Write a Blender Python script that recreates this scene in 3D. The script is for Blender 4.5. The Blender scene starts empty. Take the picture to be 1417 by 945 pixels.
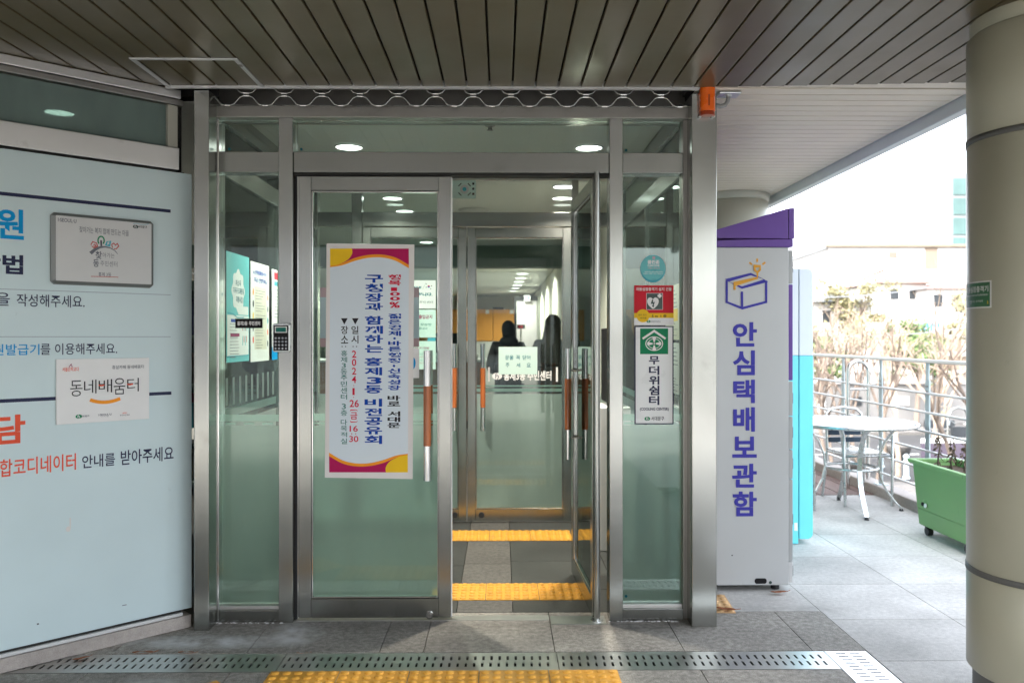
import bpy, bmesh, math, random
from mathutils import Vector, Matrix
R = math.radians
random.seed(7)
C = bpy.context.scene.collection
SC = bpy.context.scene

# ------------------------------------------------------------------ camera
F = 1130.0            # focal length in photo pixels (photo 1417 x 945)
YAW = 0.0128
EYE = 1.46
HOR = 466.0
cam = bpy.data.cameras.new('camera'); camo = bpy.data.objects.new('camera', cam); C.objects.link(camo)
camo.location = (0, 0, EYE); camo.rotation_euler = (R(90), 0, -YAW)
cam.sensor_width = 36; cam.lens = F/1417*36; cam.shift_y = -6.5/1417
cam.clip_start = 0.05; cam.clip_end = 2000
cam.dof.use_dof = True; cam.dof.focus_distance = 4.3; cam.dof.aperture_fstop = 2.5
SC.camera = camo

# ------------------------------------------------------------------ light
w = bpy.data.worlds.new("World"); SC.world = w; w.use_nodes = True
nt = w.node_tree; bg = nt.nodes['Background']
sky = nt.nodes.new('ShaderNodeTexSky'); sky.sky_type = 'NISHITA'; sky.sun_disc = False
SUN_EL, SUN_AZ = R(46), R(232)      # azimuth the light comes from, clockwise from +Y
sky.sun_elevation = SUN_EL; sky.sun_rotation = SUN_AZ
sky.air_density = 1.0; sky.dust_density = 4.0; sky.ozone_density = 1.0
hs = nt.nodes.new('ShaderNodeHueSaturation'); hs.inputs['Saturation'].default_value = .36
nt.links.new(sky.outputs[0], hs.inputs['Color']); nt.links.new(hs.outputs[0], bg.inputs[0]); bg.inputs[1].default_value = 0.15
sl = bpy.data.lights.new('sun', 'SUN'); sl.energy = .7; sl.angle = R(12); sl.color = (1, .95, .88)
so = bpy.data.objects.new('sun', sl); C.objects.link(so)
sd = Vector((math.sin(SUN_AZ)*math.cos(SUN_EL), math.cos(SUN_AZ)*math.cos(SUN_EL), math.sin(SUN_EL)))
so.rotation_euler = sd.to_track_quat('Z', 'Y').to_euler(); so.location = sd*50
vs = SC.view_settings
vs.view_transform = 'Standard'; vs.look = 'None'; vs.gamma = 1; vs.use_curve_mapping = False
vs.exposure = 3.25
cy = SC.cycles
cy.use_denoising = True; cy.max_bounces = 10; cy.diffuse_bounces = 5; cy.glossy_bounces = 5
cy.transmission_bounces = 8; cy.transparent_max_bounces = 16; cy.sample_clamp_indirect = 6
cy.caustics_reflective = False; cy.caustics_refractive = False

# ------------------------------------------------------------------ photo pixel -> point at a known place
FW = Vector((math.sin(YAW), math.cos(YAW), 0)); RT = Vector((math.cos(YAW), -math.sin(YAW), 0)); UP = Vector((0, 0, 1))
def ray(px, py): return FW + RT*((px-708.5)/F) + UP*((HOR-py)/F)
O0 = Vector((0, 0, EYE))
def at_y(px, py, Y): d = ray(px, py); return O0 + d*(Y/d.y)
def at_x(px, py, X): d = ray(px, py); return O0 + d*(X/d.x)
def at_z(px, py, Z): d = ray(px, py); return O0 + d*((Z-EYE)/d.z)
def at_d(px, py, D): return O0 + ray(px, py)*D
def PX(px, Y): return at_y(px, HOR, Y).x
def PZ(py, Y, px=700): return at_y(px, py, Y).z

class Plane:
    """A vertical plane: u runs left to right as seen from its front, v is height."""
    def __init__(s, P, u):
        s.P = Vector((P[0], P[1], 0)); s.u = Vector((u[0], u[1], 0)).normalized(); s.n = Vector((s.u.y, -s.u.x, 0))
    def hit(s, px, py):
        d = ray(px, py); t = (s.P - O0).dot(s.n)/d.dot(s.n); return O0 + d*t
    def uv(s, px, py):
        p = s.hit(px, py); return ((p-s.P).dot(s.u), p.z)
    def pt(s, u, v, h=0): return s.P + s.u*u + s.n*h + Vector((0, 0, v))
class Tube:
    """A vertical cylinder face for wrapped signs: u is arc length from angle a0."""
    def __init__(s, c, r, a0): s.c = c; s.r = r; s.a0 = a0
    def pt(s, u, v, h=0):
        a = s.a0 + u/s.r; return Vector((s.c[0]+(s.r+h)*math.cos(a), s.c[1]+(s.r+h)*math.sin(a), v))

# ------------------------------------------------------------------ materials
def _bs(name):
    m = bpy.data.materials.new(name); m.use_nodes = True
    return m, m.node_tree, m.node_tree.nodes['Principled BSDF']
def c4(c): return (c[0], c[1], c[2], 1)
def pm(name, rgb, rough=.5, metal=0, var=.05, scale=6, bump=0, bscale=60, coat=0, spec=.5, stretch=(1, 1, 1), rvar=.06, marks=0, mscale=7):
    m, t, b = _bs(name); N = t.nodes; L = t.links
    tc = N.new('ShaderNodeTexCoord'); mp = N.new('ShaderNodeMapping'); mp.inputs['Scale'].default_value = stretch
    L.new(tc.outputs['Object'], mp.inputs[0])
    nz = N.new('ShaderNodeTexNoise'); nz.inputs['Scale'].default_value = scale; nz.inputs['Detail'].default_value = 6
    L.new(mp.outputs[0], nz.inputs['Vector'])
    cr = N.new('ShaderNodeMapRange'); cr.inputs[1].default_value = .3; cr.inputs[2].default_value = .7
    cr.inputs[3].default_value = 1-var; cr.inputs[4].default_value = 1+var
    L.new(nz.outputs[0], cr.inputs[0])
    mx = N.new('ShaderNodeMix'); mx.data_type = 'RGBA'; mx.blend_type = 'MULTIPLY'; mx.inputs[0].default_value = 1
    mx.inputs[6].default_value = c4(rgb); L.new(cr.outputs[0], mx.inputs[7])
    cout = mx.outputs[2]
    if marks:
        m3 = N.new('ShaderNodeMapping'); m3.inputs['Scale'].default_value = (1, 1, .45); L.new(tc.outputs['Object'], m3.inputs[0])
        n3 = N.new('ShaderNodeTexNoise'); n3.inputs['Scale'].default_value = mscale; n3.inputs['Detail'].default_value = 9; n3.inputs['Roughness'].default_value = .68; L.new(m3.outputs[0], n3.inputs['Vector'])
        k3 = N.new('ShaderNodeMapRange'); k3.inputs[1].default_value = .66; k3.inputs[2].default_value = .76; k3.inputs[3].default_value = 0; k3.inputs[4].default_value = marks; L.new(n3.outputs[0], k3.inputs[0])
        m4 = N.new('ShaderNodeMix'); m4.data_type = 'RGBA'; L.new(k3.outputs[0], m4.inputs[0]); L.new(cout, m4.inputs[6]); m4.inputs[7].default_value = (rgb[0]*.3, rgb[1]*.29, rgb[2]*.27, 1); cout = m4.outputs[2]
    L.new(cout, b.inputs['Base Color'])
    rr = N.new('ShaderNodeMapRange'); rr.inputs[1].default_value = .3; rr.inputs[2].default_value = .7
    rr.inputs[3].default_value = max(.02, rough-rvar); rr.inputs[4].default_value = min(1, rough+rvar)
    L.new(nz.outputs[0], rr.inputs[0]); L.new(rr.outputs[0], b.inputs['Roughness'])
    b.inputs['Metallic'].default_value = metal; b.inputs['Coat Weight'].default_value = coat
    b.inputs['Specular IOR Level'].default_value = spec
    if bump:
        n2 = N.new('ShaderNodeTexNoise'); n2.inputs['Scale'].default_value = bscale; n2.inputs['Detail'].default_value = 5
        L.new(mp.outputs[0], n2.inputs['Vector'])
        bp = N.new('ShaderNodeBump'); bp.inputs['Strength'].default_value = bump; bp.inputs['Distance'].default_value = .01
        L.new(n2.outputs[0], bp.inputs['Height']); L.new(bp.outputs[0], b.inputs['Normal'])
    return m
def emat(name, rgb, s):
    m = bpy.data.materials.new(name); m.use_nodes = True; t = m.node_tree
    t.nodes.remove(t.nodes['Principled BSDF']); e = t.nodes.new('ShaderNodeEmission')
    e.inputs[0].default_value = c4(rgb); e.inputs[1].default_value = s
    t.links.new(e.outputs[0], t.nodes['Material Output'].inputs[0]); return m
def glass_mat(name, tint, ior=1.5):
    m = bpy.data.materials.new(name); m.use_nodes = True; t = m.node_tree; N = t.nodes; L = t.links
    N.remove(N['Principled BSDF'])
    tr = N.new('ShaderNodeBsdfTransparent'); tr.inputs[0].default_value = c4(tint)
    gl = N.new('ShaderNodeBsdfGlossy'); gl.inputs['Roughness'].default_value = .015; gl.inputs[0].default_value = (.9, .97, .94, 1)
    fr = N.new('ShaderNodeFresnel'); fr.inputs[0].default_value = ior
    mx = N.new('ShaderNodeMixShader'); L.new(fr.outputs[0], mx.inputs[0]); L.new(tr.outputs[0], mx.inputs[1]); L.new(gl.outputs[0], mx.inputs[2])
    L.new(mx.outputs[0], N['Material Output'].inputs[0]); return m
def film_mat(name, rgb, clear=.5, rough=.5, ior=1.25):
    m = bpy.data.materials.new(name); m.use_nodes = True; t = m.node_tree; N = t.nodes; L = t.links
    N.remove(N['Principled BSDF'])
    tl = N.new('ShaderNodeBsdfTranslucent'); df = N.new('ShaderNodeBsdfDiffuse')
    tc = N.new('ShaderNodeTexCoord'); mp = N.new('ShaderNodeMapping'); mp.inputs['Scale'].default_value = (5, 5, 1.6); L.new(tc.outputs['Object'], mp.inputs[0])
    nz = N.new('ShaderNodeTexNoise'); nz.inputs['Scale'].default_value = 1.3; nz.inputs['Detail'].default_value = 8; L.new(mp.outputs[0], nz.inputs['Vector'])
    k = N.new('ShaderNodeMapRange'); k.inputs[1].default_value = .3; k.inputs[2].default_value = .7; k.inputs[3].default_value = .88; k.inputs[4].default_value = 1.10; L.new(nz.outputs[0], k.inputs[0])
    q = N.new('ShaderNodeMix'); q.data_type = 'RGBA'; q.blend_type = 'MULTIPLY'; q.inputs[0].default_value = 1; q.inputs[6].default_value = c4(rgb); L.new(k.outputs[0], q.inputs[7])
    L.new(q.outputs[2], tl.inputs[0]); L.new(q.outputs[2], df.inputs[0])
    m1 = N.new('ShaderNodeMixShader'); m1.inputs[0].default_value = .5; L.new(tl.outputs[0], m1.inputs[1]); L.new(df.outputs[0], m1.inputs[2])
    rf = N.new('ShaderNodeBsdfRefraction'); rf.inputs[0].default_value = c4([min(1, c*1.5) for c in rgb]); rf.inputs['Roughness'].default_value = rough; rf.inputs['IOR'].default_value = ior
    m2 = N.new('ShaderNodeMixShader'); m2.inputs[0].default_value = clear; L.new(m1.outputs[0], m2.inputs[1]); L.new(rf.outputs[0], m2.inputs[2])
    L.new(m2.outputs[0], N['Material Output'].inputs[0]); return m
def granite(name, rgb, stains=(), speck=.35, rough=.75):
    m, t, b = _bs(name); N = t.nodes; L = t.links
    tc = N.new('ShaderNodeTexCoord'); P = tc.outputs['Object']
    def noise(sc, det=4):
        n = N.new('ShaderNodeTexNoise'); n.inputs['Scale'].default_value = sc; n.inputs['Detail'].default_value = det; L.new(P, n.inputs['Vector']); return n.outputs[0]
    def mr(src, a, b_, c, d):
        r = N.new('ShaderNodeMapRange'); r.inputs[1].default_value = a; r.inputs[2].default_value = b_; r.inputs[3].default_value = c; r.inputs[4].default_value = d
        L.new(src, r.inputs[0]); return r.outputs[0]
    def mul(a, b_):
        q = N.new('ShaderNodeMath'); q.operation = 'MULTIPLY'; L.new(a, q.inputs[0])
        if hasattr(b_, 'links'): L.new(b_, q.inputs[1])
        else: q.inputs[1].default_value = b_
        return q.outputs[0]
    geo = N.new('ShaderNodeNewGeometry')
    f = mul(mul(mr(noise(220, 2), .3, .7, 1-speck, 1+speck), mr(noise(38, 8), .3, .7, 1-speck*.75, 1+speck*.75)), mul(mr(noise(2.2, 6), .3, .7, .80, 1.16), mr(geo.outputs['Random Per Island'], 0, 1, .90, 1.08)))
    mx = N.new('ShaderNodeMix'); mx.data_type = 'RGBA'; mx.blend_type = 'MULTIPLY'; mx.inputs[0].default_value = 1
    mx.inputs[6].default_value = c4(rgb); L.new(f, mx.inputs[7]); col = mx.outputs[2]
    nb = noise(9, 6)
    for (x, y, rx, ry, c, amt) in stains:
        mp = N.new('ShaderNodeMapping'); mp.inputs['Location'].default_value = (-x/rx, -y/ry, 0); mp.inputs['Scale'].default_value = (1/rx, 1/ry, 0)
        L.new(P, mp.inputs[0]); ln = N.new('ShaderNodeVectorMath'); ln.operation = 'LENGTH'; L.new(mp.outputs[0], ln.inputs[0])
        fac = mul(mul(mr(ln.outputs['Value'], .3, 1, 1, 0), mr(nb, .35, .62, .1, 1)), amt)
        m2 = N.new('ShaderNodeMix'); m2.data_type = 'RGBA'; L.new(fac, m2.inputs[0]); L.new(col, m2.inputs[6]); m2.inputs[7].default_value = c4(c); col = m2.outputs[2]
    L.new(col, b.inputs['Base Color']); b.inputs['Roughness'].default_value = rough; b.inputs['Specular IOR Level'].default_value = .3
    bp = N.new('ShaderNodeBump'); bp.inputs['Strength'].default_value = .35; bp.inputs['Distance'].default_value = .004; L.new(noise(130, 4), bp.inputs['Height']); L.new(bp.outputs[0], b.inputs['Normal'])
    return m
def steel_mat(name, rgb, rough, stretch):
    m, t, b = _bs(name); N = t.nodes; L = t.links
    tc = N.new('ShaderNodeTexCoord'); mp = N.new('ShaderNodeMapping'); mp.inputs['Scale'].default_value = stretch; L.new(tc.outputs['Object'], mp.inputs[0])
    nz = N.new('ShaderNodeTexNoise'); nz.inputs['Scale'].default_value = 1; nz.inputs['Detail'].default_value = 4; L.new(mp.outputs[0], nz.inputs['Vector'])
    n2 = N.new('ShaderNodeTexNoise'); n2.inputs['Scale'].default_value = 3.2; n2.inputs['Detail'].default_value = 7; L.new(tc.outputs['Object'], n2.inputs['Vector'])
    r1 = N.new('ShaderNodeMapRange'); r1.inputs[1].default_value = .25; r1.inputs[2].default_value = .75; r1.inputs[3].default_value = rough-.04; r1.inputs[4].default_value = rough+.04
    L.new(n2.outputs[0], r1.inputs[0]); L.new(r1.outputs[0], b.inputs['Roughness'])
    r2 = N.new('ShaderNodeMapRange'); r2.inputs[1].default_value = .3; r2.inputs[2].default_value = .7; r2.inputs[3].default_value = .95; r2.inputs[4].default_value = 1.03
    L.new(n2.outputs[0], r2.inputs[0])
    mx = N.new('ShaderNodeMix'); mx.data_type = 'RGBA'; mx.blend_type = 'MULTIPLY'; mx.inputs[0].default_value = 1; mx.inputs[6].default_value = c4(rgb); L.new(r2.outputs[0], mx.inputs[7])
    n4 = N.new('ShaderNodeTexNoise'); n4.inputs['Scale'].default_value = 5.5; n4.inputs['Detail'].default_value = 8; n4.inputs['Roughness'].default_value = .65; L.new(tc.outputs['Object'], n4.inputs['Vector'])
    k4 = N.new('ShaderNodeMapRange'); k4.inputs[1].default_value = .62; k4.inputs[2].default_value = .74; k4.inputs[3].default_value = 0; k4.inputs[4].default_value = .45; L.new(n4.outputs[0], k4.inputs[0])
    m4 = N.new('ShaderNodeMix'); m4.data_type = 'RGBA'; L.new(k4.outputs[0], m4.inputs[0]); L.new(mx.outputs[2], m4.inputs[6]); m4.inputs[7].default_value = (rgb[0]*.55, rgb[1]*.54, rgb[2]*.52, 1)
    L.new(m4.outputs[2], b.inputs['Base Color']); b.inputs['Metallic'].default_value = 1
    return m

M = {}
M['steel'] = steel_mat('steel', (.385, .395, .375), .22, (220, 220, 3))
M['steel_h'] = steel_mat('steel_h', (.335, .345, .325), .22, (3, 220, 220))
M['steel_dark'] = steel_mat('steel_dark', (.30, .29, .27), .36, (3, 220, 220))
M['steel_pol'] = steel_mat('steel_pol', (.70, .70, .69), .16, (60, 60, 3))
M['steel_flat'] = steel_mat('steel_flat', (.66, .65, .63), .38, (3, 3, 200))
M['alu'] = pm('alu', (.55, .57, .57), .28, 1, .04, 12)
M['alu_rail'] = pm('alu_rail', (.58, .59, .58), .38, 1, .05, 9)
M['paint_rail'] = pm('paint_rail', (.50, .60, .63), .45, .3, .05, 9)
M['drain'] = steel_mat('drain', (.50, .51, .49), .34, (40, 3, 3))
M['drain_skylit'] = steel_mat('drain_skylit', (.80, .79, .79), .5, (3, 40, 3))  # paler copy of the drain steel; sky brightness is put into its colour
M['black'] = pm('black', (.012, .012, .013), .5, spec=.15)
M['gap'] = pm('gap', (.02, .019, .018), .8)
M['rubber'] = pm('rubber', (.02, .02, .022), .6)
M['glass'] = glass_mat('glass', (.865, .945, .925))
M['glass_clear'] = glass_mat('glass_clear', (.93, .97, .955))
M['glass_strip'] = film_mat('glass_strip', (.40, .52, .49), .32, .12, 1.1)
M['film'] = film_mat('film', (.385, .485, .45), .48, .30, 1.2)
M['film_pale'] = film_mat('film_pale', (.52, .60, .57), .35, .55, 1.22)
M['film_band'] = film_mat('film_band', (.42, .60, .54), .40, .4, 1.2)
M['plank'] = pm('plank', (.086, .065, .027), .34, 0, .05, 3, .015, 30, spec=.5)
M['plank_side'] = pm('plank_side', (.70, .64, .555), .45, 0, .05, 3, .02, 30, spec=.35)
M['frame_alu'] = pm('frame_alu', (.60, .61, .61), .4, .5, .06, 10)
M['fascia'] = pm('fascia', (.62, .68, .71), .4, 0, .04, 4)
M['column'] = pm('column', (.41, .40, .31), .34, 0, .06, 2.5, .015, 25, spec=.5, marks=.55, mscale=6)
M['column_ring'] = pm('column_ring', (.10, .10, .095), .5)
M['column_pale'] = pm('column_pale', (.44, .44, .38), .38, 0, .05, 2.5, spec=.45)
M['board_wall'] = pm('board_wall', (.59, .715, .735), .34, 0, .035, 2.2, .01, 20, spec=.4, marks=.22, mscale=9)
M['plaque_frame'] = pm('plaque_frame', (.26, .27, .265), .38, .6, .06, 9)
M['plinth'] = granite('plinth', (.42, .38, .35), (), .12, .7)
M['navy'] = pm('navy', (.025, .03, .075), .45, spec=.15)
M['skyblue'] = pm('skyblue', (.0, .30, .66), .45, spec=.15)
M['coral'] = pm('coral', (.80, .10, .045), .45, spec=.15)
M['thinline'] = pm('thinline', (.30, .36, .42), .5)
M['white'] = pm('white', (.80, .80, .79), .5, 0, .03)
M['white_gloss'] = pm('white_gloss', (.78, .80, .80), .3, 0, .02)
M['offwhite'] = pm('offwhite', (.60, .605, .60), .4, 0, .03)
M['paper'] = pm('paper', (.74, .76, .74), .6, 0, .03, 5)
M['paper_green'] = pm('paper_green', (.55, .72, .66), .6, 0, .03, 5)
M['paper_beige'] = pm('paper_beige', (.62, .60, .50), .6, 0, .03, 5)
M['paper_pink'] = pm('paper_pink', (.70, .42, .46), .6)
M['banner'] = pm('banner', (.66, .74, .80), .42, 0, .02, 3)
M['banner_edge'] = pm('banner_edge', (.74, .71, .69), .45, 0, .03, 5)
M['yellow'] = pm('yellow', (.88, .55, .02), .45, spec=.15)
M['orange'] = pm('orange', (.90, .32, .02), .45, spec=.15)
M['magenta'] = pm('magenta', (.45, .01, .10), .45, spec=.15)
M['red'] = pm('red', (.60, .012, .03), .42, spec=.15)
M['redtext'] = pm('redtext', (.62, .01, .05), .45, spec=.15)
M['blue'] = pm('blue', (.004, .055, .36), .45, spec=.15)
M['ink'] = pm('ink', (.02, .02, .025), .5, spec=.15)
M['greytext'] = pm('greytext', (.16, .17, .20), .5, spec=.15)
M['tealtext'] = pm('tealtext', (.02, .17, .14), .5, spec=.15)
M['tealdeep'] = pm('tealdeep', (.01, .15, .20), .5, spec=.15)
M['teal'] = pm('teal', (.12, .50, .52), .45, 0, .03)
M['tealdark'] = pm('tealdark', (.02, .33, .42), .45)
M['green'] = pm('green', (.005, .22, .09), .42, spec=.15)
M['greendark'] = pm('greendark', (.008, .10, .045), .35)
M['pictogram'] = pm('pictogram', (.02, .05, .04), .4)
M['signgreen'] = pm('signgreen', (.01, .12, .04), .3)
M['housered'] = pm('housered', (.50, .08, .07), .5)
M['musicblue'] = pm('musicblue', (.05, .38, .48), .5)
M['wine'] = pm('wine', (.30, .02, .10), .5, spec=.15)
M['locker'] = pm('locker', (.56, .575, .575), .36, .1, .03, 2, marks=.2, mscale=8)
M['locker_door'] = pm('locker_door', (.42, .43, .43), .4, .1, .03)
M['violet'] = pm('violet', (.145, .065, .34), .38, 0, .03)
M['violet_text'] = pm('violet_text', (.065, .06, .40), .42, spec=.15)
M['amber'] = pm('amber', (.80, .40, .06), .42, spec=.15)
M['cyan'] = pm('cyan', (.16, .72, .80), .35, 0, .02)
M['cyan_pale'] = pm('cyan_pale', (.66, .75, .78), .35, 0, .02)
M['wood'] = pm('wood', (.42, .115, .025), .35, 0, .35, 5, .05, 40, .3, stretch=(14, 14, 1.2))
M['wood_pale'] = pm('wood_pale', (.62, .36, .20), .6, 0, .12, 10)
M['deck'] = pm('deck', (.16, .10, .08), .7, 0, .25, 4, .1, 30, stretch=(12, 1, 1))
M['siren'] = pm('siren', (.90, .15, .01), .28, 0, .03, coat=.4)
M['siren_dark'] = pm('siren_dark', (.35, .045, .01), .3)
M['conduit'] = pm('conduit', (.30, .31, .31), .5, 0, .05, 30)
M['tactile'] = pm('tactile', (.74, .37, .045), .55, 0, .16, 11, .08, 120)
M['tactile_pale'] = pm('tactile_pale', (.74, .48, .24), .6, 0, .12, 11)
M['planter'] = pm('planter', (.17, .34, .12), .42, 0, .07, 3, marks=.3, mscale=8)
M['soil'] = pm('soil', (.06, .04, .025), .9, 0, .3, 20, .5, 30)
M['deadplant'] = pm('deadplant', (.10, .075, .05), .8, 0, .3, 20)
M['leaf_dry'] = pm('leaf_dry', (.34, .11, .035), .7, 0, .3, 25)
M['chairblue'] = pm('chairblue', (.02, .055, .10), .4)
M['ceiling'] = pm('ceiling', (.74, .76, .73), .7, 0, .02, 3)
M['wall_cream'] = pm('wall_cream', (.72, .70, .62), .7, 0, .03, 3)
M['wall_grey'] = pm('wall_grey', (.55, .56, .55), .7, 0, .03, 3)
M['wall_dark'] = pm('wall_dark', (.16, .22, .20), .6, 0, .05, 3)
M['cabinet_orange'] = pm('cabinet_orange', (.62, .27, .045), .5, 0, .06, 4, stretch=(6, 6, 1))
M['cabinet_wood'] = pm('cabinet_wood', (.24, .11, .05), .5, 0, .15, 4, stretch=(10, 10, 1))
M['screen_grey'] = pm('screen_grey', (.34, .32, .33), .5)
M['coat'] = pm('coat', (.012, .012, .014), .55, 0, .2, 14, .15, 18)
M['coat_grey'] = pm('coat_grey', (.03, .03, .033), .65, 0, .2, 10, .15, 18)
M['trousers'] = pm('trousers', (.03, .034, .045), .8)
M['hair'] = pm('hair', (.008, .007, .006), .6, 0, .2, 20, .2, 60, stretch=(8, 8, 1))
M['skin'] = pm('skin', (.55, .34, .25), .5)
M['lamp'] = emat('lamp', (1, .97, .90), 1.2)
M['lamp_far'] = emat('lamp_far', (1, .96, .88), .8)
M['exit'] = emat('exit', (.05, .45, .75), .14)
M['led'] = emat('led', (.9, .02, .05), .12)
M['bark'] = pm('bark', (.17, .135, .11), .85, 0, .25, 8, .4, 12, stretch=(6, 6, 1))
M['bark_pale'] = pm('bark_pale', (.34, .27, .21), .85, 0, .25, 8, .4, 12, stretch=(6, 6, 1))
M['twig'] = pm('twig', (.25, .195, .15), .85, 0, .2, 8)
M['leaf_old'] = pm('leaf_old', (.17, .155, .075), .7, 0, .3, 4)
M['leaf_green'] = pm('leaf_green', (.07, .11, .03), .7, 0, .35, 4)
M['asphalt'] = granite('asphalt', (.04, .04, .041), (), .2, .85)
M['sidewalk'] = granite('sidewalk', (.115, .11, .105), (), .2, .8)
M['groundmat'] = granite('groundmat', (.06, .058, .05), (), .2, .9)
M['build_white'] = pm('build_white', (.50, .485, .47), .7, 0, .04, .6)
M['wall_stone'] = pm('wall_stone', (.20, .195, .19), .8, 0, .06, .6)
M['build_grey'] = pm('build_grey', (.42, .41, .40), .7, 0, .06, .6)
M['build_tan'] = pm('build_tan', (.20, .155, .115), .7, 0, .06, .6)
M['roof_red'] = pm('roof_red', (.22, .13, .105), .7, 0, .1, 2)
M['roof_grey'] = pm('roof_grey', (.22, .24, .25), .6, 0, .08, 2)
M['window_dark'] = pm('window_dark', (.035, .04, .045), .5, 0, .1, 1, spec=.2)
M['tower_glass'] = pm('tower_glass', (.075, .135, .13), .4, .0, .2, .35)
M['tower_frame'] = pm('tower_frame', (.16, .185, .185), .4)
M['bluesign'] = pm('bluesign', (.05, .30, .55), .5)
M['mauve'] = pm('mauve', (.075, .06, .085), .5)
GS = [(-1.40, 3.93, .50, .10, (.70, .72, .73), 1.0), (-1.02, 4.03, .16, .20, (.66, .68, .68), .9), (.62, 4.12, .34, .10, (.10, .095, .09), .75), (-1.5, 3.46, .35, .08, (.55, .56, .56), .5),
      (-.3, 4.13, .9, .10, (.12, .11, .10), .45), (-.15, 3.9, .5, .12, (.13, .125, .12), .35), (-2.0, 3.35, .5, .3, (.14, .13, .12), .35), (1.3, 3.4, .3, .1, (.15, .14, .14), .3)]
M['granite'] = granite('granite', (.31, .295, .265), GS, .42)
M['tile_dark'] = granite('tile_dark', (.06, .063, .06), (), .18, .45)
M['tile_strip'] = granite('tile_strip', (.125, .122, .113), (), .35, .75)
M['terrace'] = granite('terrace', (.51, .50, .475), ((1.55, 4.35, .5, .12, (.2, .19, .18), .4),), .16, .75)  # paving tone lightened to bounce more fill under the canopy

# ------------------------------------------------------------------ mesh builder
class MB:
    def __init__(s): s.V = []; s.Fc = []; s.Mi = []; s.mats = []; s.S = []
    def mi(s, m):
        m = M[m] if isinstance(m, str) else m
        if m not in s.mats: s.mats.append(m)
        return s.mats.index(m)
    def add(s, vs, fs, m, smooth=False):
        o = len(s.V); k = s.mi(m); s.V += [Vector(v) for v in vs]
        for f in fs: s.Fc.append([i+o for i in f]); s.Mi.append(k); s.S.append(smooth)
        return s
    def box(s, x0, x1, y0, y1, z0, z1, m):
        x0, x1 = min(x0, x1), max(x0, x1); y0, y1 = min(y0, y1), max(y0, y1); z0, z1 = min(z0, z1), max(z0, z1)
        v = [(x0, y0, z0), (x1, y0, z0), (x1, y1, z0), (x0, y1, z0), (x0, y0, z1), (x1, y0, z1), (x1, y1, z1), (x0, y1, z1)]
        return s.add(v, [(3, 2, 1, 0), (4, 5, 6, 7), (0, 1, 5, 4), (1, 2, 6, 5), (2, 3, 7, 6), (3, 0, 4, 7)], m)
    def pbox(s, pl, u0, u1, v0, v1, h0, h1, m):
        """box on a vertical plane: u, v in the plane, h out of it"""
        q = lambda u, v, h: pl.pt(u, v, h)
        v = [q(u0, v0, h1), q(u1, v0, h1), q(u1, v0, h0), q(u0, v0, h0), q(u0, v1, h1), q(u1, v1, h1), q(u1, v1, h0), q(u0, v1, h0)]
        return s.add(v, [(3, 2, 1, 0), (4, 5, 6, 7), (0, 1, 5, 4), (1, 2, 6, 5), (2, 3, 7, 6), (3, 0, 4, 7)], m)
    def sheet(s, pl, poly, h, m):
        return s.add([pl.pt(u, v, h) for u, v in poly], [list(range(len(poly)))], m)
    def rect(s, pl, u0, u1, v0, v1, h, m): return s.sheet(pl, [(u0, v0), (u1, v0), (u1, v1), (u0, v1)], h, m)
    def slab(s, pl, poly, h0, h1, m):
        n = len(poly); a = [pl.pt(u, v, h0) for u, v in poly]; b = [pl.pt(u, v, h1) for u, v in poly]
        return s.add(a+b, [list(range(n))[::-1], list(range(n, 2*n))]+[[i, (i+1) % n, n+(i+1) % n, n+i] for i in range(n)], m)
    def stroke(s, pl, pts, wd, h, m, closed=False):
        n = len(pts); P = [Vector(p) for p in pts]; L, Rr = [], []
        for i in range(n):
            a = P[(i-1) % n] if (closed or i) else P[i]; b = P[(i+1) % n] if (closed or i < n-1) else P[i]
            d = (b-a).normalized(); q = Vector((-d.y, d.x))
            wi = wd[i] if isinstance(wd, (list, tuple)) else wd
            k = 1
            if (closed or 0 < i < n-1):
                d1 = (P[i]-a).normalized(); k = min(2.0, 1/max(.3, Vector((-d1.y, d1.x)).dot(q)))
            L.append(P[i]+q*wi/2*k); Rr.append(P[i]-q*wi/2*k)
        vs = [pl.pt(p.x, p.y, h) for p in L+Rr]; fs = [(n+i, n+(i+1) % n, (i+1) % n, i) for i in range(n if closed else n-1)]
        return s.add(vs, fs, m)
    def cyl(s, p0, p1, r0, m, r1=None, n=16, caps=True, smooth=True):
        p0, p1 = Vector(p0), Vector(p1); r1 = r0 if r1 is None else r1; d = (p1-p0).normalized()
        a = d.orthogonal().normalized(); b = d.cross(a); vs = []
        for p, r in ((p0, r0), (p1, r1)):
            for i in range(n): t = 2*math.pi*i/n; vs.append(p+(a*math.cos(t)+b*math.sin(t))*r)
        s.add(vs, [(i, (i+1) % n, n+(i+1) % n, n+i) for i in range(n)], m, smooth)
        if caps: s.add(vs[:n], [list(range(n))[::-1]], m); s.add(vs[n:], [list(range(n))], m)
        return s
    def tube(s, pts, r, m, n=8, closed=False, caps=True):
        P = [Vector(p) for p in pts]; k = len(P); vs = []; a = None
        for i in range(k):
            if closed: d = (P[(i+1) % k]-P[i-1]).normalized()
            else: d = (P[min(i+1, k-1)]-P[max(i-1, 0)]).normalized()
            a = d.orthogonal().normalized() if a is None else (a-d*a.dot(d)).normalized()
            b = d.cross(a); ri = r[i] if isinstance(r, (list, tuple)) else r
            for j in range(n): t = 2*math.pi*j/n; vs.append(P[i]+(a*math.cos(t)+b*math.sin(t))*ri)
        fs = []
        for i in range(k if closed else k-1):
            for j in range(n): i2 = (i+1) % k; fs.append((i*n+j, i*n+(j+1) % n, i2*n+(j+1) % n, i2*n+j))
        s.add(vs, fs, m, True)
        if caps and not closed: s.add(vs[:n], [list(range(n))[::-1]], m); s.add(vs[-n:], [list(range(n))], m)
        return s
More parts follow.
